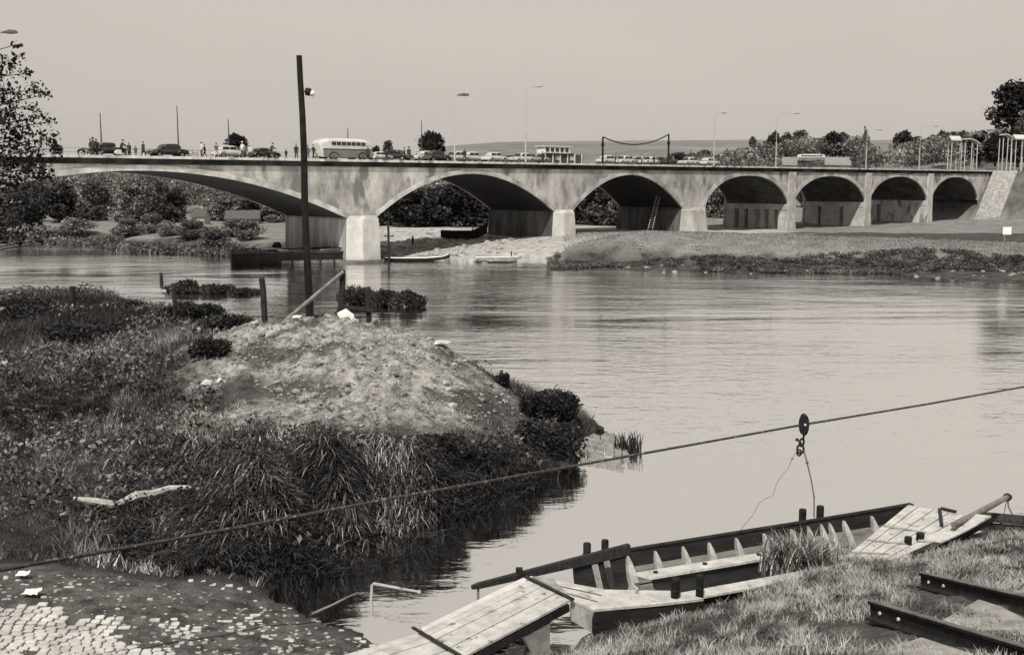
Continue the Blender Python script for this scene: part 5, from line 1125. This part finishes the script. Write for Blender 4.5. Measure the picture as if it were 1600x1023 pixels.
MB().bar((1.1, 0, 1.0), (1.5, 0, 2.1), .12).build('bow_post', tar, e); MB().prism([(-2.4, -.6, .75), (-1.9, -.6, .75), (-1.9, .6, .75), (-2.4, .6, .75)], (0, 0, .06)).build('thwart', greywood, e)
p = G(648, 408, 0); e = empty('rowing_boat', (p.x, p.y + .6, .0), R(4), 'slim flat rowing boat with a pale gunwale beside the first pier', 'boat', 'small boats at the gravel shore')
hullmesh(8.6, 1.5, .42, 3, 2.5, (.15, .35)).build('hull', tar, e); MB().tube([(-3.9, -.66, .46), (-1.5, -.76, .43), (1.5, -.76, .43), (3.3, -.5, .56), (4.1, -.15, .75)], .06, 5).build('gunwale', white, e)
for x in (-1.6, .4): MB().box((x, 0, .3), (.28, 1.2, .05)).build('thwart', greywood, e)
p = G(778, 410, 0); e = empty('rowing_boat', (p.x, p.y + .5, 0), R(-3), 'short pale sided rowing boat with a dark keel line on the gravel shore', 'boat', 'small boats at the gravel shore')
hullmesh(5.8, 1.5, .62, 3, 5, (.1, .15)).build('hull', mat('boat_grey', .30, .16, 1.5, .7), e); MB().tube([(-2.7, -.45, .62), (0, -.74, .66), (2.5, -.6, .72)], .05, 5).build('gunwale', white, e)
MB().tube([(-2.6, -.35, .10), (0, -.55, .06), (2.4, -.45, .10)], .09, 5).build('keel_strake', tar, e); MB().bar((1.6, 0, .5), (1.65, 0, 1.35), .14).build('bollard', tar, e)
for x in (-1.2, .6): MB().box((x, 0, .45), (.28, 1.2, .05)).build('thwart', greywood, e)
a = G(690, 404, .3); b = A(742, 380, 150)
tag(MB().tube([a, b], .06, 5).build('gangplank', darkwood), 'long thin dark pole leaning from the rowing boat onto the gravel', 'pole')

# dark pontoon below the first pier
a = G(363, 415, 0); b = G(546, 411, 0); d_ = b - a; ln = d_.length; ag = math.atan2(d_.y, d_.x)
e = empty('work_pontoon', a, ag, 'long dark work pontoon loaded with planks moored at the first pier', 'pontoon'); wv = 4.6
MB().box((ln / 2, wv / 2, .45), (ln, wv, 1.9)).build('hull', mat('pontoon_hull', .008, .02, .6, .7, bump=.3), e, bevel=.08)
MB().box((ln / 2, wv / 2, 1.43), (ln + .2, wv + .2, .06)).build('deck', mat('pontoon_deck', .04, .12, .8, .9, bump=.3), e)
MB().box((ln * .70, -.06, .25), (ln * .58, .1, .42)).build('fender_board', mat('pontoon_board', .06, .16, .7, .8), e); MB().tube([(0.3, -.02, 1.28), (ln - .3, -.02, 1.28)], .09, 6).build('rubbing_rail', tar, e)
for i, x in enumerate(np.linspace(.3, ln - .2, 9)): MB().box((x, -.1, .6), (.22, .16, 1.5)).build('upright', tar, e)
pr = np.random.default_rng(5)
for i in range(16):
    x = pr.uniform(1, ln - 2.2); y = pr.uniform(.4, 3.6); l_ = pr.uniform(1.2, 3.6); g_ = pr.choice([0, 1, 2])
    o = MB().box((0, 0, .0), (l_, .28, .12)).build('timber_plank', (palewood, greywood, tar)[g_]); q = e.matrix_basis @ Vector((x + l_ / 2, y, 1.53 + .13 * (i % 3))); o.location = q; o.rotation_euler = (0, pr.uniform(-.03, .03), ag + pr.uniform(-.12, .12))
    tag(o, '%s timber plank in the loose heap on the work pontoon' % ('bleached', 'grey', 'black')[g_], 'plank', 'planks on the pontoon')
for px, c_, s_, lab in ((441, 0, .55, 'dark barrel shaped drum on the pontoon end'),):
    q = e.matrix_basis @ Vector((5.5, 3.6, 1.5)); o = MB().tube([(0, -.5, .5), (0, -.25, .5), (0, .25, .5), (0, .5, .5)], [.42, .5, .5, .42], 12).build('tar_drum', tar, loc=q); tag(o, 'dark drum lying on the pontoon beside the pier', 'drum')
    q = e.matrix_basis @ Vector((4.9, 4.0, 1.6)); tag(MB().ball((0, 0, .4), (.6, .4, .5), 5, .4, 3).build('pale_sack', white, loc=q), 'pale bulging sack beside the drum on the pontoon', 'sack')
# white notice on a leaning stake, right meadow; small person-sized stake by the gravel
b = A(1566, 392, 122); t = A(1571, 362, 122); b.z = fht(b.x, b.y); e = empty('notice_board', b, 0, 'blank white notice board on a thin leaning stake in the right meadow', 'sign'); d_ = t - b
MB().tube([(0, 0, -.3), d_], .05, 5).build('stake', greywood, e); MB().box(d_ + Vector((.15, -.06, .1)), (.95, .05, .85)).build('board', white, e)

# ================================================================== FIGURES
def skin_mesh(name, J, E, mats, facemat, hairm=True):
    me = bpy.data.meshes.new(name); me.from_pydata([j[:3] for j in J], E, []); o = bpy.data.objects.new(name + '_src', me); col.objects.link(o)
    sk = o.modifiers.new('s', 'SKIN'); sk.use_smooth_shade = True
    for i, j in enumerate(J): me.skin_vertices[0].data[i].radius = (j[3], j[3]); me.skin_vertices[0].data[i].use_root = (i == 0)
    sb = o.modifiers.new('b', 'SUBSURF'); sb.levels = 1; sb.render_levels = 1
    dg = bpy.context.evaluated_depsgraph_get(); m2 = bpy.data.meshes.new_from_object(o.evaluated_get(dg)); bpy.data.objects.remove(o)
    m2.name = name; m2.materials.clear()
    for m_ in mats: m2.materials.append(m_)
    for p_ in m2.polygons: p_.material_index = facemat(p_.center)
    return m2
skinm = mat('skin_tone', .38, .32, 9); cloth_d = mat('dark_cloth', .025, .05, 8); cloth_m = mat('grey_cloth', .12, .08, 8); cloth_l = mat('pale_cloth', .55, .45, 8); hair = mat('dark_hair', .03, .02, 8)
def fig(pose, top, bot):
    zz = 0
    if pose == 'stand': J = [(0, 0, .95, .13), (0, 0, 1.15, .135), (0, 0, 1.36, .16), (0, 0, 1.5, .06), (0, .01, 1.58, .085), (0, .015, 1.70, .085), (.19, 0, 1.42, .07), (.25, .0, 1.16, .05), (.24, .06, .92, .038), (.24, .09, .82, .04), (-.19, 0, 1.42, .07), (-.25, .02, 1.16, .05), (-.24, .1, .93, .038), (-.23, .13, .84, .04),
             (.1, 0, .86, .10), (.11, .02, .48, .07), (.12, -.03, .09, .045), (.13, .12, .04, .04), (-.1, 0, .86, .10), (-.11, .02, .48, .07), (-.12, -.03, .09, .045), (-.13, .12, .04, .04)]
    elif pose == 'walk': J = [(0, 0, .94, .13), (0, 0, 1.15, .135), (0, .02, 1.36, .16), (0, .03, 1.5, .06), (0, .05, 1.58, .085), (0, .06, 1.70, .085), (.19, .02, 1.42, .07), (.24, -.1, 1.17, .05), (.24, -.1, .93, .038), (.24, -.06, .84, .04), (-.19, .02, 1.42, .07), (-.24, .14, 1.18, .05), (-.22, .3, 1.0, .038), (-.21, .36, .94, .04),
             (.1, 0, .86, .10), (.1, .18, .50, .07), (.1, .28, .09, .045), (.1, .42, .05, .04), (-.1, 0, .86, .10), (-.1, -.08, .48, .07), (-.1, -.34, .12, .045), (-.1, -.24, .04, .04)]
    else: J = [(0, 0, .82, .14), (0, .06, 1.02, .14), (0, .16, 1.24, .16), (0, .22, 1.38, .06), (0, .25, 1.46, .085), (0, .27, 1.58, .085), (.19, .16, 1.28, .07), (.25, .36, 1.12, .05), (.24, .56, 1.08, .038), (.23, .64, 1.06, .04), (-.19, .16, 1.28, .07), (-.25, .36, 1.12, .05), (-.24, .56, 1.08, .038), (-.23, .64, 1.06, .04),
             (.11, .05, .78, .10), (.14, .42, .66, .075), (.14, .30, .28, .045), (.14, .44, .24, .04), (-.11, .05, .78, .10), (-.14, .42, .70, .075), (-.14, .26, .36, .045), (-.14, .40, .32, .04)]
    E = [(0, 1), (1, 2), (2, 3), (3, 4), (4, 5), (2, 6), (6, 7), (7, 8), (8, 9), (2, 10), (10, 11), (11, 12), (12, 13), (0, 14), (14, 15), (15, 16), (16, 17), (0, 18), (18, 19), (19, 20), (20, 21)]
    hz = J[3][2] + .03; hip = J[0][2]; hands = [Vector(J[9][:3]), Vector(J[13][:3])]
    def fm_(c):
        if c.z > hz or min((c - h).length for h in hands) < .07: return 0
        return 1 if c.z > hip - .02 else 2
    return skin_mesh('person_body', J, E, [skinm, top, bot], fm_), J
bodies = {}
def person(px, o_, pose='stand', top='d', bot='d', lab='', face=0, h=1.75, skirt=False, hat=False, loc=None, coat=False):
    ms = {'d': cloth_d, 'm': cloth_m, 'l': cloth_l}; key = (pose, top, bot)
    if key not in bodies: bodies[key] = fig(pose, ms[top], ms[bot])
    me, J = bodies[key]; s_ = bs(px, 240, o_)[0]; p = BR(s_, o_, ZD - .12 if o_ > .9 else ZD - .02) if loc is None else Vector(loc)
    e = empty('person', p, face, lab, 'person', 'people on the bridge'); e.scale = (h / 1.78,) * 3
    b = bpy.data.objects.new('body', me); col.objects.link(b); b.parent = e
    hd = Vector(J[5][:3]); m = MB(); m.ball(hd + Vector((0, -.015, .015)), (.098, .105, .095), 2, .1)
    m.build('hair' , hair, e, smooth=True)
    fm_ = MB().ball(hd + Vector((0, .085, -.05)), (.014, .022, .02)); fm_.ball(hd + Vector((.032, .078, -.02)), .009).ball(hd + Vector((-.032, .078, -.02)), .009).box(hd + Vector((0, .078, -.085)), (.045, .012, .008)); fm_.build('face', skinm, e)
    if hat: MB().tube([hd + Vector((0, 0, .03)), hd + Vector((0, 0, .05)), hd + Vector((0, 0, .052)), hd + Vector((0, 0, .15))], [.16, .16, .10, .09], 12).build('hat', ms[top], e)
    if skirt or coat:
        w_ = .22 if coat else .27; z1 = .55 if coat else .45
        MB().tube([(0, 0, J[2][2] if coat else 1.02), (0, 0, 1.0), (0, 0, .8), (0, 0, z1)], [.20, .17, .21, w_], 12).build('coat' if coat else 'skirt', ms[top if coat else bot], e, smooth=True)
    return e
AL = math.atan2(_d.y, _d.x)        # heading along the bridge
# ------------------------------------------------------------------ two-wheelers
rub = mat('tyre_rubber', .02, .03, 9, .8); chrome = mat('dull_metal', .28, .2, 9, .4, metal=.5)
def wheel2(e, x, r, w_, spokes=True):
    pts = [Vector((x + r * math.cos(q), 0, r + r * math.sin(q))) for q in [2 * math.pi * i / 22 for i in range(23)]]
    t = MB().tube(pts, w_, 6, cap=False).build('wheel', rub, e, smooth=True); m = MB()
    for i in range(8): q = math.pi * i / 8; v = Vector((math.cos(q), 0, math.sin(q))) * (r - w_); m.tube([Vector((x, 0, r)) - v, Vector((x, 0, r)) + v], .006, 4)
    m.tube([(x, -.05, r), (x, .05, r)], .03, 6); m.build('spokes', chrome, t)
def twowheel(px, o_, lab, kind='bicycle', face=None, z=None):
    s_ = bs(px, 240, o_)[0]; p = BR(s_, o_, ZD - .12 if o_ > .9 else ZD - .02); e = empty(kind, p, AL if face is None else face, lab, kind, 'two wheelers on the bridge')
    if kind == 'bicycle':
        r, w_ = .34, .022
        for x in (-.53, .53): wheel2(e, x, r, w_)
        m = MB(); bb = (-.08, 0, .30); st = (-.22, 0, .82); hd = (.36, 0, .84); hb = (.39, 0, .70)
        for a, b in ((bb, st), (st, hd), (bb, hb), (hd, hb), (hb, (.53, 0, .34)), (bb, (-.53, 0, .34)), (st, (-.53, 0, .34))): m.tube([a, b], .018, 5)
        m.build('frame', tar, e); MB().ball((-.24, 0, .88), (.13, .07, .035)).build('saddle', tar, e); MB().tube([(.36, 0, .84), (.36, 0, 1.0), (.34, .26, 1.02)], .014, 5).tube([(.36, 0, 1.0), (.34, -.26, 1.02)], .014, 5).build('handlebar', chrome, e); MB().tube([(-.08, -.06, .3), (-.08, .06, .3)], .09, 10).build('chainwheel', chrome, e)
    else:
        r, w_ = (.31, .06) if kind == 'motorcycle' else (.22, .06)
        for x in (-.65, .65): wheel2(e, x, r, w_)
        if kind == 'motorcycle':
            MB().tube([(-.65, 0, .31), (-.3, 0, .62), (.42, 0, .78), (.65, 0, .31)], .035, 6).tube([(-.3, 0, .62), (-.1, 0, .28), (.35, 0, .3), (.42, 0, .78)], .03, 6).build('frame', tar, e)
            MB().ball((.12, 0, .78), (.30, .14, .13)).build('fuel_tank', mat('boat_grey', .3), e, smooth=True); MB().box((.08, 0, .42), (.34, .22, .30)).build('engine', chrome, e, bevel=.04)
            MB().ball((-.32, 0, .80), (.28, .13, .06)).build('saddle', tar, e)
            for x in (-.65, .65): MB().tube([(x + .40 * math.cos(q), 0, .31 + .40 * math.sin(q)) for q in [R(20 + 14 * i) for i in range(11)]], [.06] * 11, 6).build('mudguard', tar, e)
            MB().ball((.60, 0, .88), (.10, .09, .09)).build('headlight', chrome, e, smooth=True)
        else:
            MB().loft([[Vector((x, -w2, z0)), Vector((x, w2, z0)), Vector((x, w2 * .7, z1)), Vector((x, -w2 * .7, z1))] for x, w2, z0, z1 in ((-.85, .06, .35, .5), (-.6, .20, .25, .72), (-.2, .22, .22, .74), (.05, .17, .2, .32), (.4, .17, .2, .28))]).build('body', mat('scooter_paint', .55, .45, 3, .4), e, bevel=.03)
            MB().prism([(.42, -.24, .22), (.55, -.24, .85), (.55, .24, .85), (.42, .24, .22)], (.04, 0, 0)).build('leg_shield', mat('scooter_paint', .55), e); MB().ball((-.35, 0, .80), (.30, .13, .06)).build('saddle', tar, e)
            MB().ball((.66, 0, .46), (.26, .09, .10)).build('mudguard', mat('scooter_paint', .55), e, smooth=True)
        MB().tube([(.45, 0, .75), (.38, 0, 1.02), (.30, .30, 1.05)], .02, 5).tube([(.38, 0, 1.02), (.30, -.30, 1.05)], .02, 5).build('handlebar', chrome, e)
    return e
# ------------------------------------------------------------------ cars
glass = mat('dark_window_glass', .02, .03, 2, .15, spec=.5)
paint = {'d': mat('black_car_paint', .02, .03, 1, .3, spec=.5), 'l': mat('cream_car_paint', .42, .34, 1, .35, spec=.5), 'm': mat('grey_car_paint', .25, .2, 1, .35, spec=.5)}
def smooth_profile(pts, n=3):
    for _ in range(n):
        q = []
        for i in range(len(pts)): a, b = Vector(pts[i]), Vector(pts[(i + 1) % len(pts)]); q += [a.lerp(b, .25), a.lerp(b, .75)]
        pts = q
    return pts
SH = {'saloon': dict(body=[(-2.1, .35), (2.1, .35), (2.2, .55), (2.12, .82), (1.3, .98), (-1.2, 1.0), (-2.0, .92), (-2.2, .6)], cab=[(-1.45, .93), (1.0, .93), (.55, 1.42), (.2, 1.52), (-.75, 1.52), (-1.15, 1.38)], L=2.2, wb=1.3, hc=.55),
      'beetle': dict(body=[(-2.0, .32), (1.95, .32), (2.05, .55), (1.75, .85), (.95, .98), (-1.2, 1.05), (-1.85, .75), (-2.05, .5)], cab=[(-1.6, .85), (.95, .9), (.55, 1.38), (.1, 1.5), (-.6, 1.47), (-1.2, 1.22)], L=2.05, wb=1.2, hc=.5),
      'roadster': dict(body=[(-1.9, .35), (1.9, .35), (2.0, .6), (1.85, .85), (.6, .98), (-1.3, .98), (-1.85, .8)], cab=[(-1.2, .95), (.55, .95), (.35, 1.36), (.1, 1.42), (-.9, 1.42), (-1.15, 1.2)], L=2.0, wb=1.25, hc=.5)}
def car(px, o_, style, col_, lab, rev=False, top=None, scale=1.0, hero=False, loc=None, turn=0, bonnet=None, grp='cars standing on the bridge'):
    k = SH[style]; s_ = bs(px, 240, o_)[0]; p = BR(s_, o_, ZD - .12) if loc is None else Vector(loc); e = empty('parked_car', p, AL + (math.pi if rev else 0) + turn, lab, 'car', grp); e.scale = (scale,) * 3
    def ext(prof, hw, ins, name, m_, n=2):
        P = smooth_profile(prof, n); cx = sum(q.x for q in P) / len(P); cz = sum(q.y for q in P) / len(P); rings = []
        for y, f in ((-hw, ins), (-hw * .9, 1 - (1 - ins) * .25), (-hw * .6, 1), (hw * .6, 1), (hw * .9, 1 - (1 - ins) * .25), (hw, ins)): rings.append([Vector((cx + (q.x - cx) * f, y, cz + (q.y - cz) * f)) for q in P])
        return MB().loft(rings).build(name, m_, e, smooth=True)
    ext(k['body'], .84, .93, 'body', paint[col_]); ext(k['cab'], .70, .90, 'cabin', paint[top or col_])
    cb = k['cab']; xl, xr = cb[0][0] + .32, cb[1][0] - .42; z0, z1 = 1.03, cb[3][1] - .15
    for sg in (-1, 1):
        for a, b in ((xl, (xl + xr) / 2 - .06), ((xl + xr) / 2 + .06, xr)):
            sl = .12
            MB().prism([(a + (sl if a == xl else 0), sg * .685, z1), (b - (sl if b == xr else 0), sg * .685, z1), (b, sg * .70, z0), (a, sg * .70, z0)], (0, sg * .03, 0)).build('side_window', glass, e)
    a = cb[1]; b = cb[2]; MB().prism([(a[0] - .05, -.55, a[1] + .06), (a[0] - .05, .55, a[1] + .06), (b[0] + .06, .5, b[1] - .02), (b[0] + .06, -.5, b[1] - .02)], (.03, 0, .03)).build('windscreen', glass, e)
    for x in (-k['wb'], k['wb']):
        for sg in (-1, 1):
            w_ = MB().tube([(x, sg * .62, .33), (x, sg * .84, .33)], .33, 16).build('wheel', rub, e); MB().tube([(x, sg * .84, .33), (x, sg * .865, .33)], [.18, .14], 10).build('hubcap', chrome, w_)
            q = [(x + .46 * math.cos(t), sg * .80, .38 + .44 * math.sin(t)) for t in [R(-5 + 19 * i) for i in range(11)]]; MB().tube(q, [.04] + [.085] * 9 + [.04], 6).build('mudguard', paint[col_], e, smooth=True)
    for sg in (-1, 1): MB().ball((k['L'] - .08, sg * .58, .72), (.09, .12, .12)).build('headlight', chrome, e, smooth=True)
    for x in (-k['L'] - .04, k['L'] + .04): MB().tube([(x - .08 * (1 if x > 0 else -1), -.8, .45), (x, -.5, .45), (x, .5, .45), (x - .08 * (1 if x > 0 else -1), .8, .45)], .045, 6).build('bumper', chrome, e)
    return e
def coach(px0, px1, o_, lab, loc=None, L_=6.9, turn=0, light=True):
    c = (px0 + px1) / 2; s_ = bs(c, 240, o_)[0]; p = BR(s_, o_, ZD - .12) if loc is None else Vector(loc); e = empty('coach', p, AL + turn, lab, 'coach')
    h = L_ / 2; rings = []
    def sec(x, w_, zt, zb): return [Vector((x, -w_, zb)), Vector((x, w_, zb)), Vector((x, w_, 1.5)), Vector((x, w_ * .93, zt - .35)), Vector((x, w_ * .7, zt - .06)), Vector((x, 0, zt)), Vector((x, -w_ * .7, zt - .06)), Vector((x, -w_ * .93, zt - .35)), Vector((x, -w_, 1.5))]
    P = [(-h, .85, 2.25, .5), (-h + .25, 1.12, 2.6, .4), (-h + 1.0, 1.2, 2.85, .38), (-h + 2.2, 1.2, 2.93, .38), (h - 2.2, 1.2, 2.93, .38), (h - 1.0, 1.2, 2.85, .38), (h - .3, 1.12, 2.55, .4), (h, .85, 2.1, .5)]
    MB().loft([sec(*q) for q in P]).build('body', mat('coach_white_paint', .5, .4, 1, .4), e, smooth=False, bevel=.03)
    MB().prism([(-h + .3, -1.235, .42), (h - .35, -1.235, .42), (h - .3, -1.235, 1.45), (-h + .25, -1.235, 1.45)], (0, .03, 0)).build('lower_panel', mat('coach_lower_paint', .22, .16, .8, .5), e)
    MB().tube([(-h + .2, -1.25, 1.48), (h - .3, -1.25, 1.48)], .035, 5).build('trim_strip', tar, e)
    n = 7; x0 = -h + 1.3; wd = (2 * h - 2.4) / n
    for sg in (-1, 1):
        for i in range(n):
            a = x0 + i * wd + .05; b = a + wd - .1
            MB().prism([(a, sg * 1.165, 1.98), (b, sg * 1.165, 1.98), (b, sg * 1.12, 2.42), (a, sg * 1.12, 2.42)], (0, sg * .035, 0)).build('side_window', glass, e)
            if not light: MB().prism([(a, sg * 1.085, 2.50), (b, sg * 1.085, 2.50), (b, sg * .93, 2.72), (a, sg * .93, 2.72)], (0, sg * .03, .02)).build('roof_light', glass, e)
    MB().prism([(h - .52, -.95, 2.45), (h - .52, .95, 2.45), (h - .03, .8, 1.65), (h - .03, -.8, 1.65)], (.06, 0, .03)).build('windscreen', glass, e)
    for x in (-h * .55, h * .55):
        for sg in (-1, 1):
            w_ = MB().tube([(x, sg * .95, .48), (x, sg * 1.21, .48)], .48, 18).build('wheel', rub, e); MB().tube([(x, sg * 1.21, .48), (x, sg * 1.235, .48)], [.24, .2], 10).build('hubcap', chrome, w_)
            MB().tube([(x + .60 * math.cos(t), sg * 1.24, .48 + .60 * math.sin(t)) for t in [R(18 * i) for i in range(11)]], .05, 5).build('wheel_arch', tar, e)
    return e

# left group
twowheel(137, 2.0, 'motorcycle parked behind the group at the left end', 'motorcycle'); person(142, 2.2, 'stand', 'd', 'd', 'person in dark coat beside the motorcycle, hatless', AL + 1, coat=True)
person(146, 1.6, 'stand', 'd', 'm', 'taller person in dark coat and hat beside the motorcycle', AL + 2.5, 1.85, coat=True, hat=True); twowheel(150, 1.2, 'bicycle held by the group at the left end', 'bicycle'); person(151, 1.7, 'stand', 'd', 'd', 'person standing at the bicycle, right of the tall one', AL + 3)
car(170, 4.2, 'roadster', 'd', 'black open roadster behind the scooter rider', hero=True, scale=1.05)
twowheel(191, 2.0, 'pale scooter carrying a rider', 'scooter', face=AL); person(189, 2.0, 'ride', 'd', 'd', 'rider in dark clothes sitting on the pale scooter', AL - math.pi / 2, h=1.9)
person(202, 1.5, 'stand', 'd', 'd', 'person in long dark coat right of the scooter', AL, 1.45, coat=True); person(212, 1.5, 'stand', 'm', 'm', 'small child between the scooter and the woman', AL, 1.15); person(224, 1.5, 'walk', 'd', 'd', 'woman in a long dark coat walking alone', AL - 1.2, 1.6, coat=True)
car(262, 4.0, 'saloon', 'd', 'black saloon car with pale windows left of the two walkers', rev=True)
twowheel(297, 5, 'bicycle leaning at the far kerb right of the black saloon', 'bicycle')
person(315, 1.4, 'stand', 'l', 'm', 'person in pale shirt walking with a darker one', AL + 1.5, 1.7); person(320, 1.2, 'walk', 'd', 'd', 'shorter person in dark clothes beside the pale shirt', AL + 1, 1.5)
person(338, 2.2, 'walk', 'm', 'l', 'person leaning toward the back of the beetle shaped car', AL - 1, 1.7); car(359, 4.0, 'beetle', 'l', 'pale beetle shaped car with a dark rear side window', top='l')
person(379, 1.5, 'stand', 'l', 'm', 'person in white with a pale hat right of the beetle shaped car', AL + 2, 1.85, hat=True); person(383, 1.2, 'stand', 'm', 'd', 'person in grey in front of the one in white', AL + 2.6, 1.5); person(390, 1.5, 'walk', 'l', 'm', 'last person of the group right of the beetle shaped car', AL + 2, 1.5)
car(412, 4.5, 'roadster', 'd', 'black open car behind the motorcycle rider', scale=.95); twowheel(424, 2.0, 'motorcycle with a seated rider left of the tall timber pole', 'motorcycle'); person(423, 2.0, 'ride', 'd', 'd', 'rider in dark leather on the motorcycle near the timber pole', AL - math.pi / 2, h=2.0)
person(447, 1.8, 'stand', 'd', 'm', 'small child standing alone near the timber pole', AL, 1.2); person(463, 1.5, 'stand', 'd', 'd', 'man in dark suit just left of the timber pole', AL + 3, 1.8)
person(481, 1.8, 'stand', 'm', 'm', 'person in grey just right of the timber pole', AL + 3, 1.7); person(490, 1.5, 'walk', 'd', 'd', 'man in dark suit striding before the coach rear', AL + .3, 1.75); person(495, 1.9, 'stand', 'l', 'l', 'child in white before the coach rear', AL, 1.2)
coach(497, 574, 3.6, 'large two tone coach with rounded white roof and a high dark window band').scale = (1.12, 1, .92)
person(575, 1.6, 'stand', 'd', 'd', 'person in dark coat at the front of the coach', AL, 1.75, coat=True)
car(594, 3, 'beetle', 'l', 'small pale car right of the coach', scale=.8); person(604, 2, 'stand', 'd', 'd', 'person standing between the two cars right of the coach', AL, 1.5); car(619, 3.5, 'saloon', 'd', 'dark car seen from its front end right of the coach', turn=-1.2)
person(632, 1.5, 'stand', 'd', 'd', 'left of two dark clothed people by the round tree', AL + 1, 1.75); person(639, 1.5, 'stand', 'd', 'd', 'right of two dark clothed people by the round tree, in a hat', AL - 1, 1.8, hat=True)
person(655, 2, 'stand', 'l', 'd', 'person in white shirt below the round tree', AL, 1.2)
car(668, 5.5, 'saloon', 'l', 'pale saloon car parked under the round tree'); car(682, 3.0, 'beetle', 'd', 'dark beetle shaped car in front of the pale saloon')
car(712, 4.5, 'saloon', 'l', 'pale saloon car behind the slim lamp post', rev=True); person(726, 1.6, 'stand', 'd', 'd', 'person in dark clothes between the lamp post and pale cars', AL + 2, 1.8)
car(738, 5.0, 'saloon', 'l', 'pale saloon with dark rear window right of the standing person'); car(773, 3.5, 'beetle', 'l', 'pale beetle shaped car in the middle of the bridge'); car(796, 8, 'roadster', 'l', 'small pale car half hidden beyond the beetle shaped one', scale=.9, top='d')
car(815, 4, 'saloon', 'l', 'pale saloon at the foot of the pale headed lamp', rev=True)
for i, (px, o_, st, c_, lab) in enumerate([(838, 5, 'saloon', 'm', 'grey car left of the white framed kiosk'), (950, 5, 'saloon', 'l', 'pale car right of the left cable post'), (975, 4, 'beetle', 'l', 'pale round car in the middle below the sagging cable'), (995, 6, 'saloon', 'm', 'grey car below the sagging cable'), (1014, 4, 'roadster', 'l', 'pale low car left of the right cable post'), (1030, 6, 'beetle', 'd', 'dark round car at the right cable post'),
                                           (1076, 4, 'saloon', 'l', 'pale car right of the right cable post'), (1108, 5, 'saloon', 'l', 'pale car at the foot of the third pier lamp')]):
    car(px, o_, st, c_, lab, rev=i % 2 == 0)
for px, o_, t_, lab in ((962, 2, 'm', 'person by the pale car right of the left cable post'), (1003, 2, 'l', 'person in white below the sagging cable'), (1022, 2, 'd', 'person in dark clothes near the right cable post'), (1052, 2.5, 'm', 'person in grey right of the right cable post'), (848, 2.2, 'd', 'person in dark clothes at the left corner of the kiosk')):
    person(px, o_, 'stand', t_, 'd', lab, AL + px, 1.7)
# white framed kiosk
s0 = bs(852, 240, 5)[0]; s1 = bs(912, 240, 5)[0]; e = empty('kiosk', BR(s0, 5, ZD - .12), AL, 'low white framed kiosk with dark openings and a raised glazed upper row', 'kiosk'); kl = s1 - s0
MB().box((kl / 2, 1.2, .75), (kl, 2.2, 1.5)).build('lower_wall', mat('kiosk_dark', .05, .10, 1.5), e)
MB().box((kl * .36, 1.2, 1.56), (kl * .72, 2.6, .1)).build('canopy', tar, e)
MB().box((kl * .36, 1.2, 2.1), (kl * .64, 1.8, .95)).build('upper_wall', white, e); MB().box((kl * .36, 1.2, 2.65), (kl * .70, 2.1, .1)).build('roof', white, e)
for i in range(5): MB().box((kl * (.09 + .125 * i), .27, 2.15), (kl * .075, .06, .55)).build('window', glass, e)
for i in range(6): MB().box((kl * (.01 + .19 * i), .06, .8), (.16, .1, 1.5)).build('post', white, e)
for i in (1, 3): MB().box((kl * (.13 + .19 * i), .08, .95), (kl * .11, .05, .7)).build('hatch', concrete_pale, e)
# distant white coach and walls on the approach road
p = A(1267, 252.5, 372); coach(0, 0, 0, 'distant white coach with a dark window band on the hillside road', loc=p, turn=-AL - .12, light=False, L_=9.4).scale = (1, 1, .85)
for x0, x1, Y, lab in ((1222, 1246, 376, 'white wall left of the distant coach'), (1289, 1330, 378, 'white wall right of the distant coach'), (1360, 1440, 380, 'long pale wall between the last two lamps')):
    a = A(x0, 251, Y); b = A(x1, 252, Y + 2); tag(MB().prism([a + Vector((0, 0, -1.5)), b + Vector((0, 0, -1.5)), b + Vector((0, 0, 1.4)), a + Vector((0, 0, 1.2))], (0, .5, 0)).build('boundary_wall', mat('road_wall', .42, .3) if x0 < 1350 else mat('field_wall', .4, .3)), lab, 'wall')
# person on the gravel
p = A(645, 374, 150); person(645, 0, 'stand', 'd', 'd', 'person in dark clothes standing on the gravel shore under the second arch', 1, 1.5, loc=(p.x, p.y, fht(p.x, p.y)))
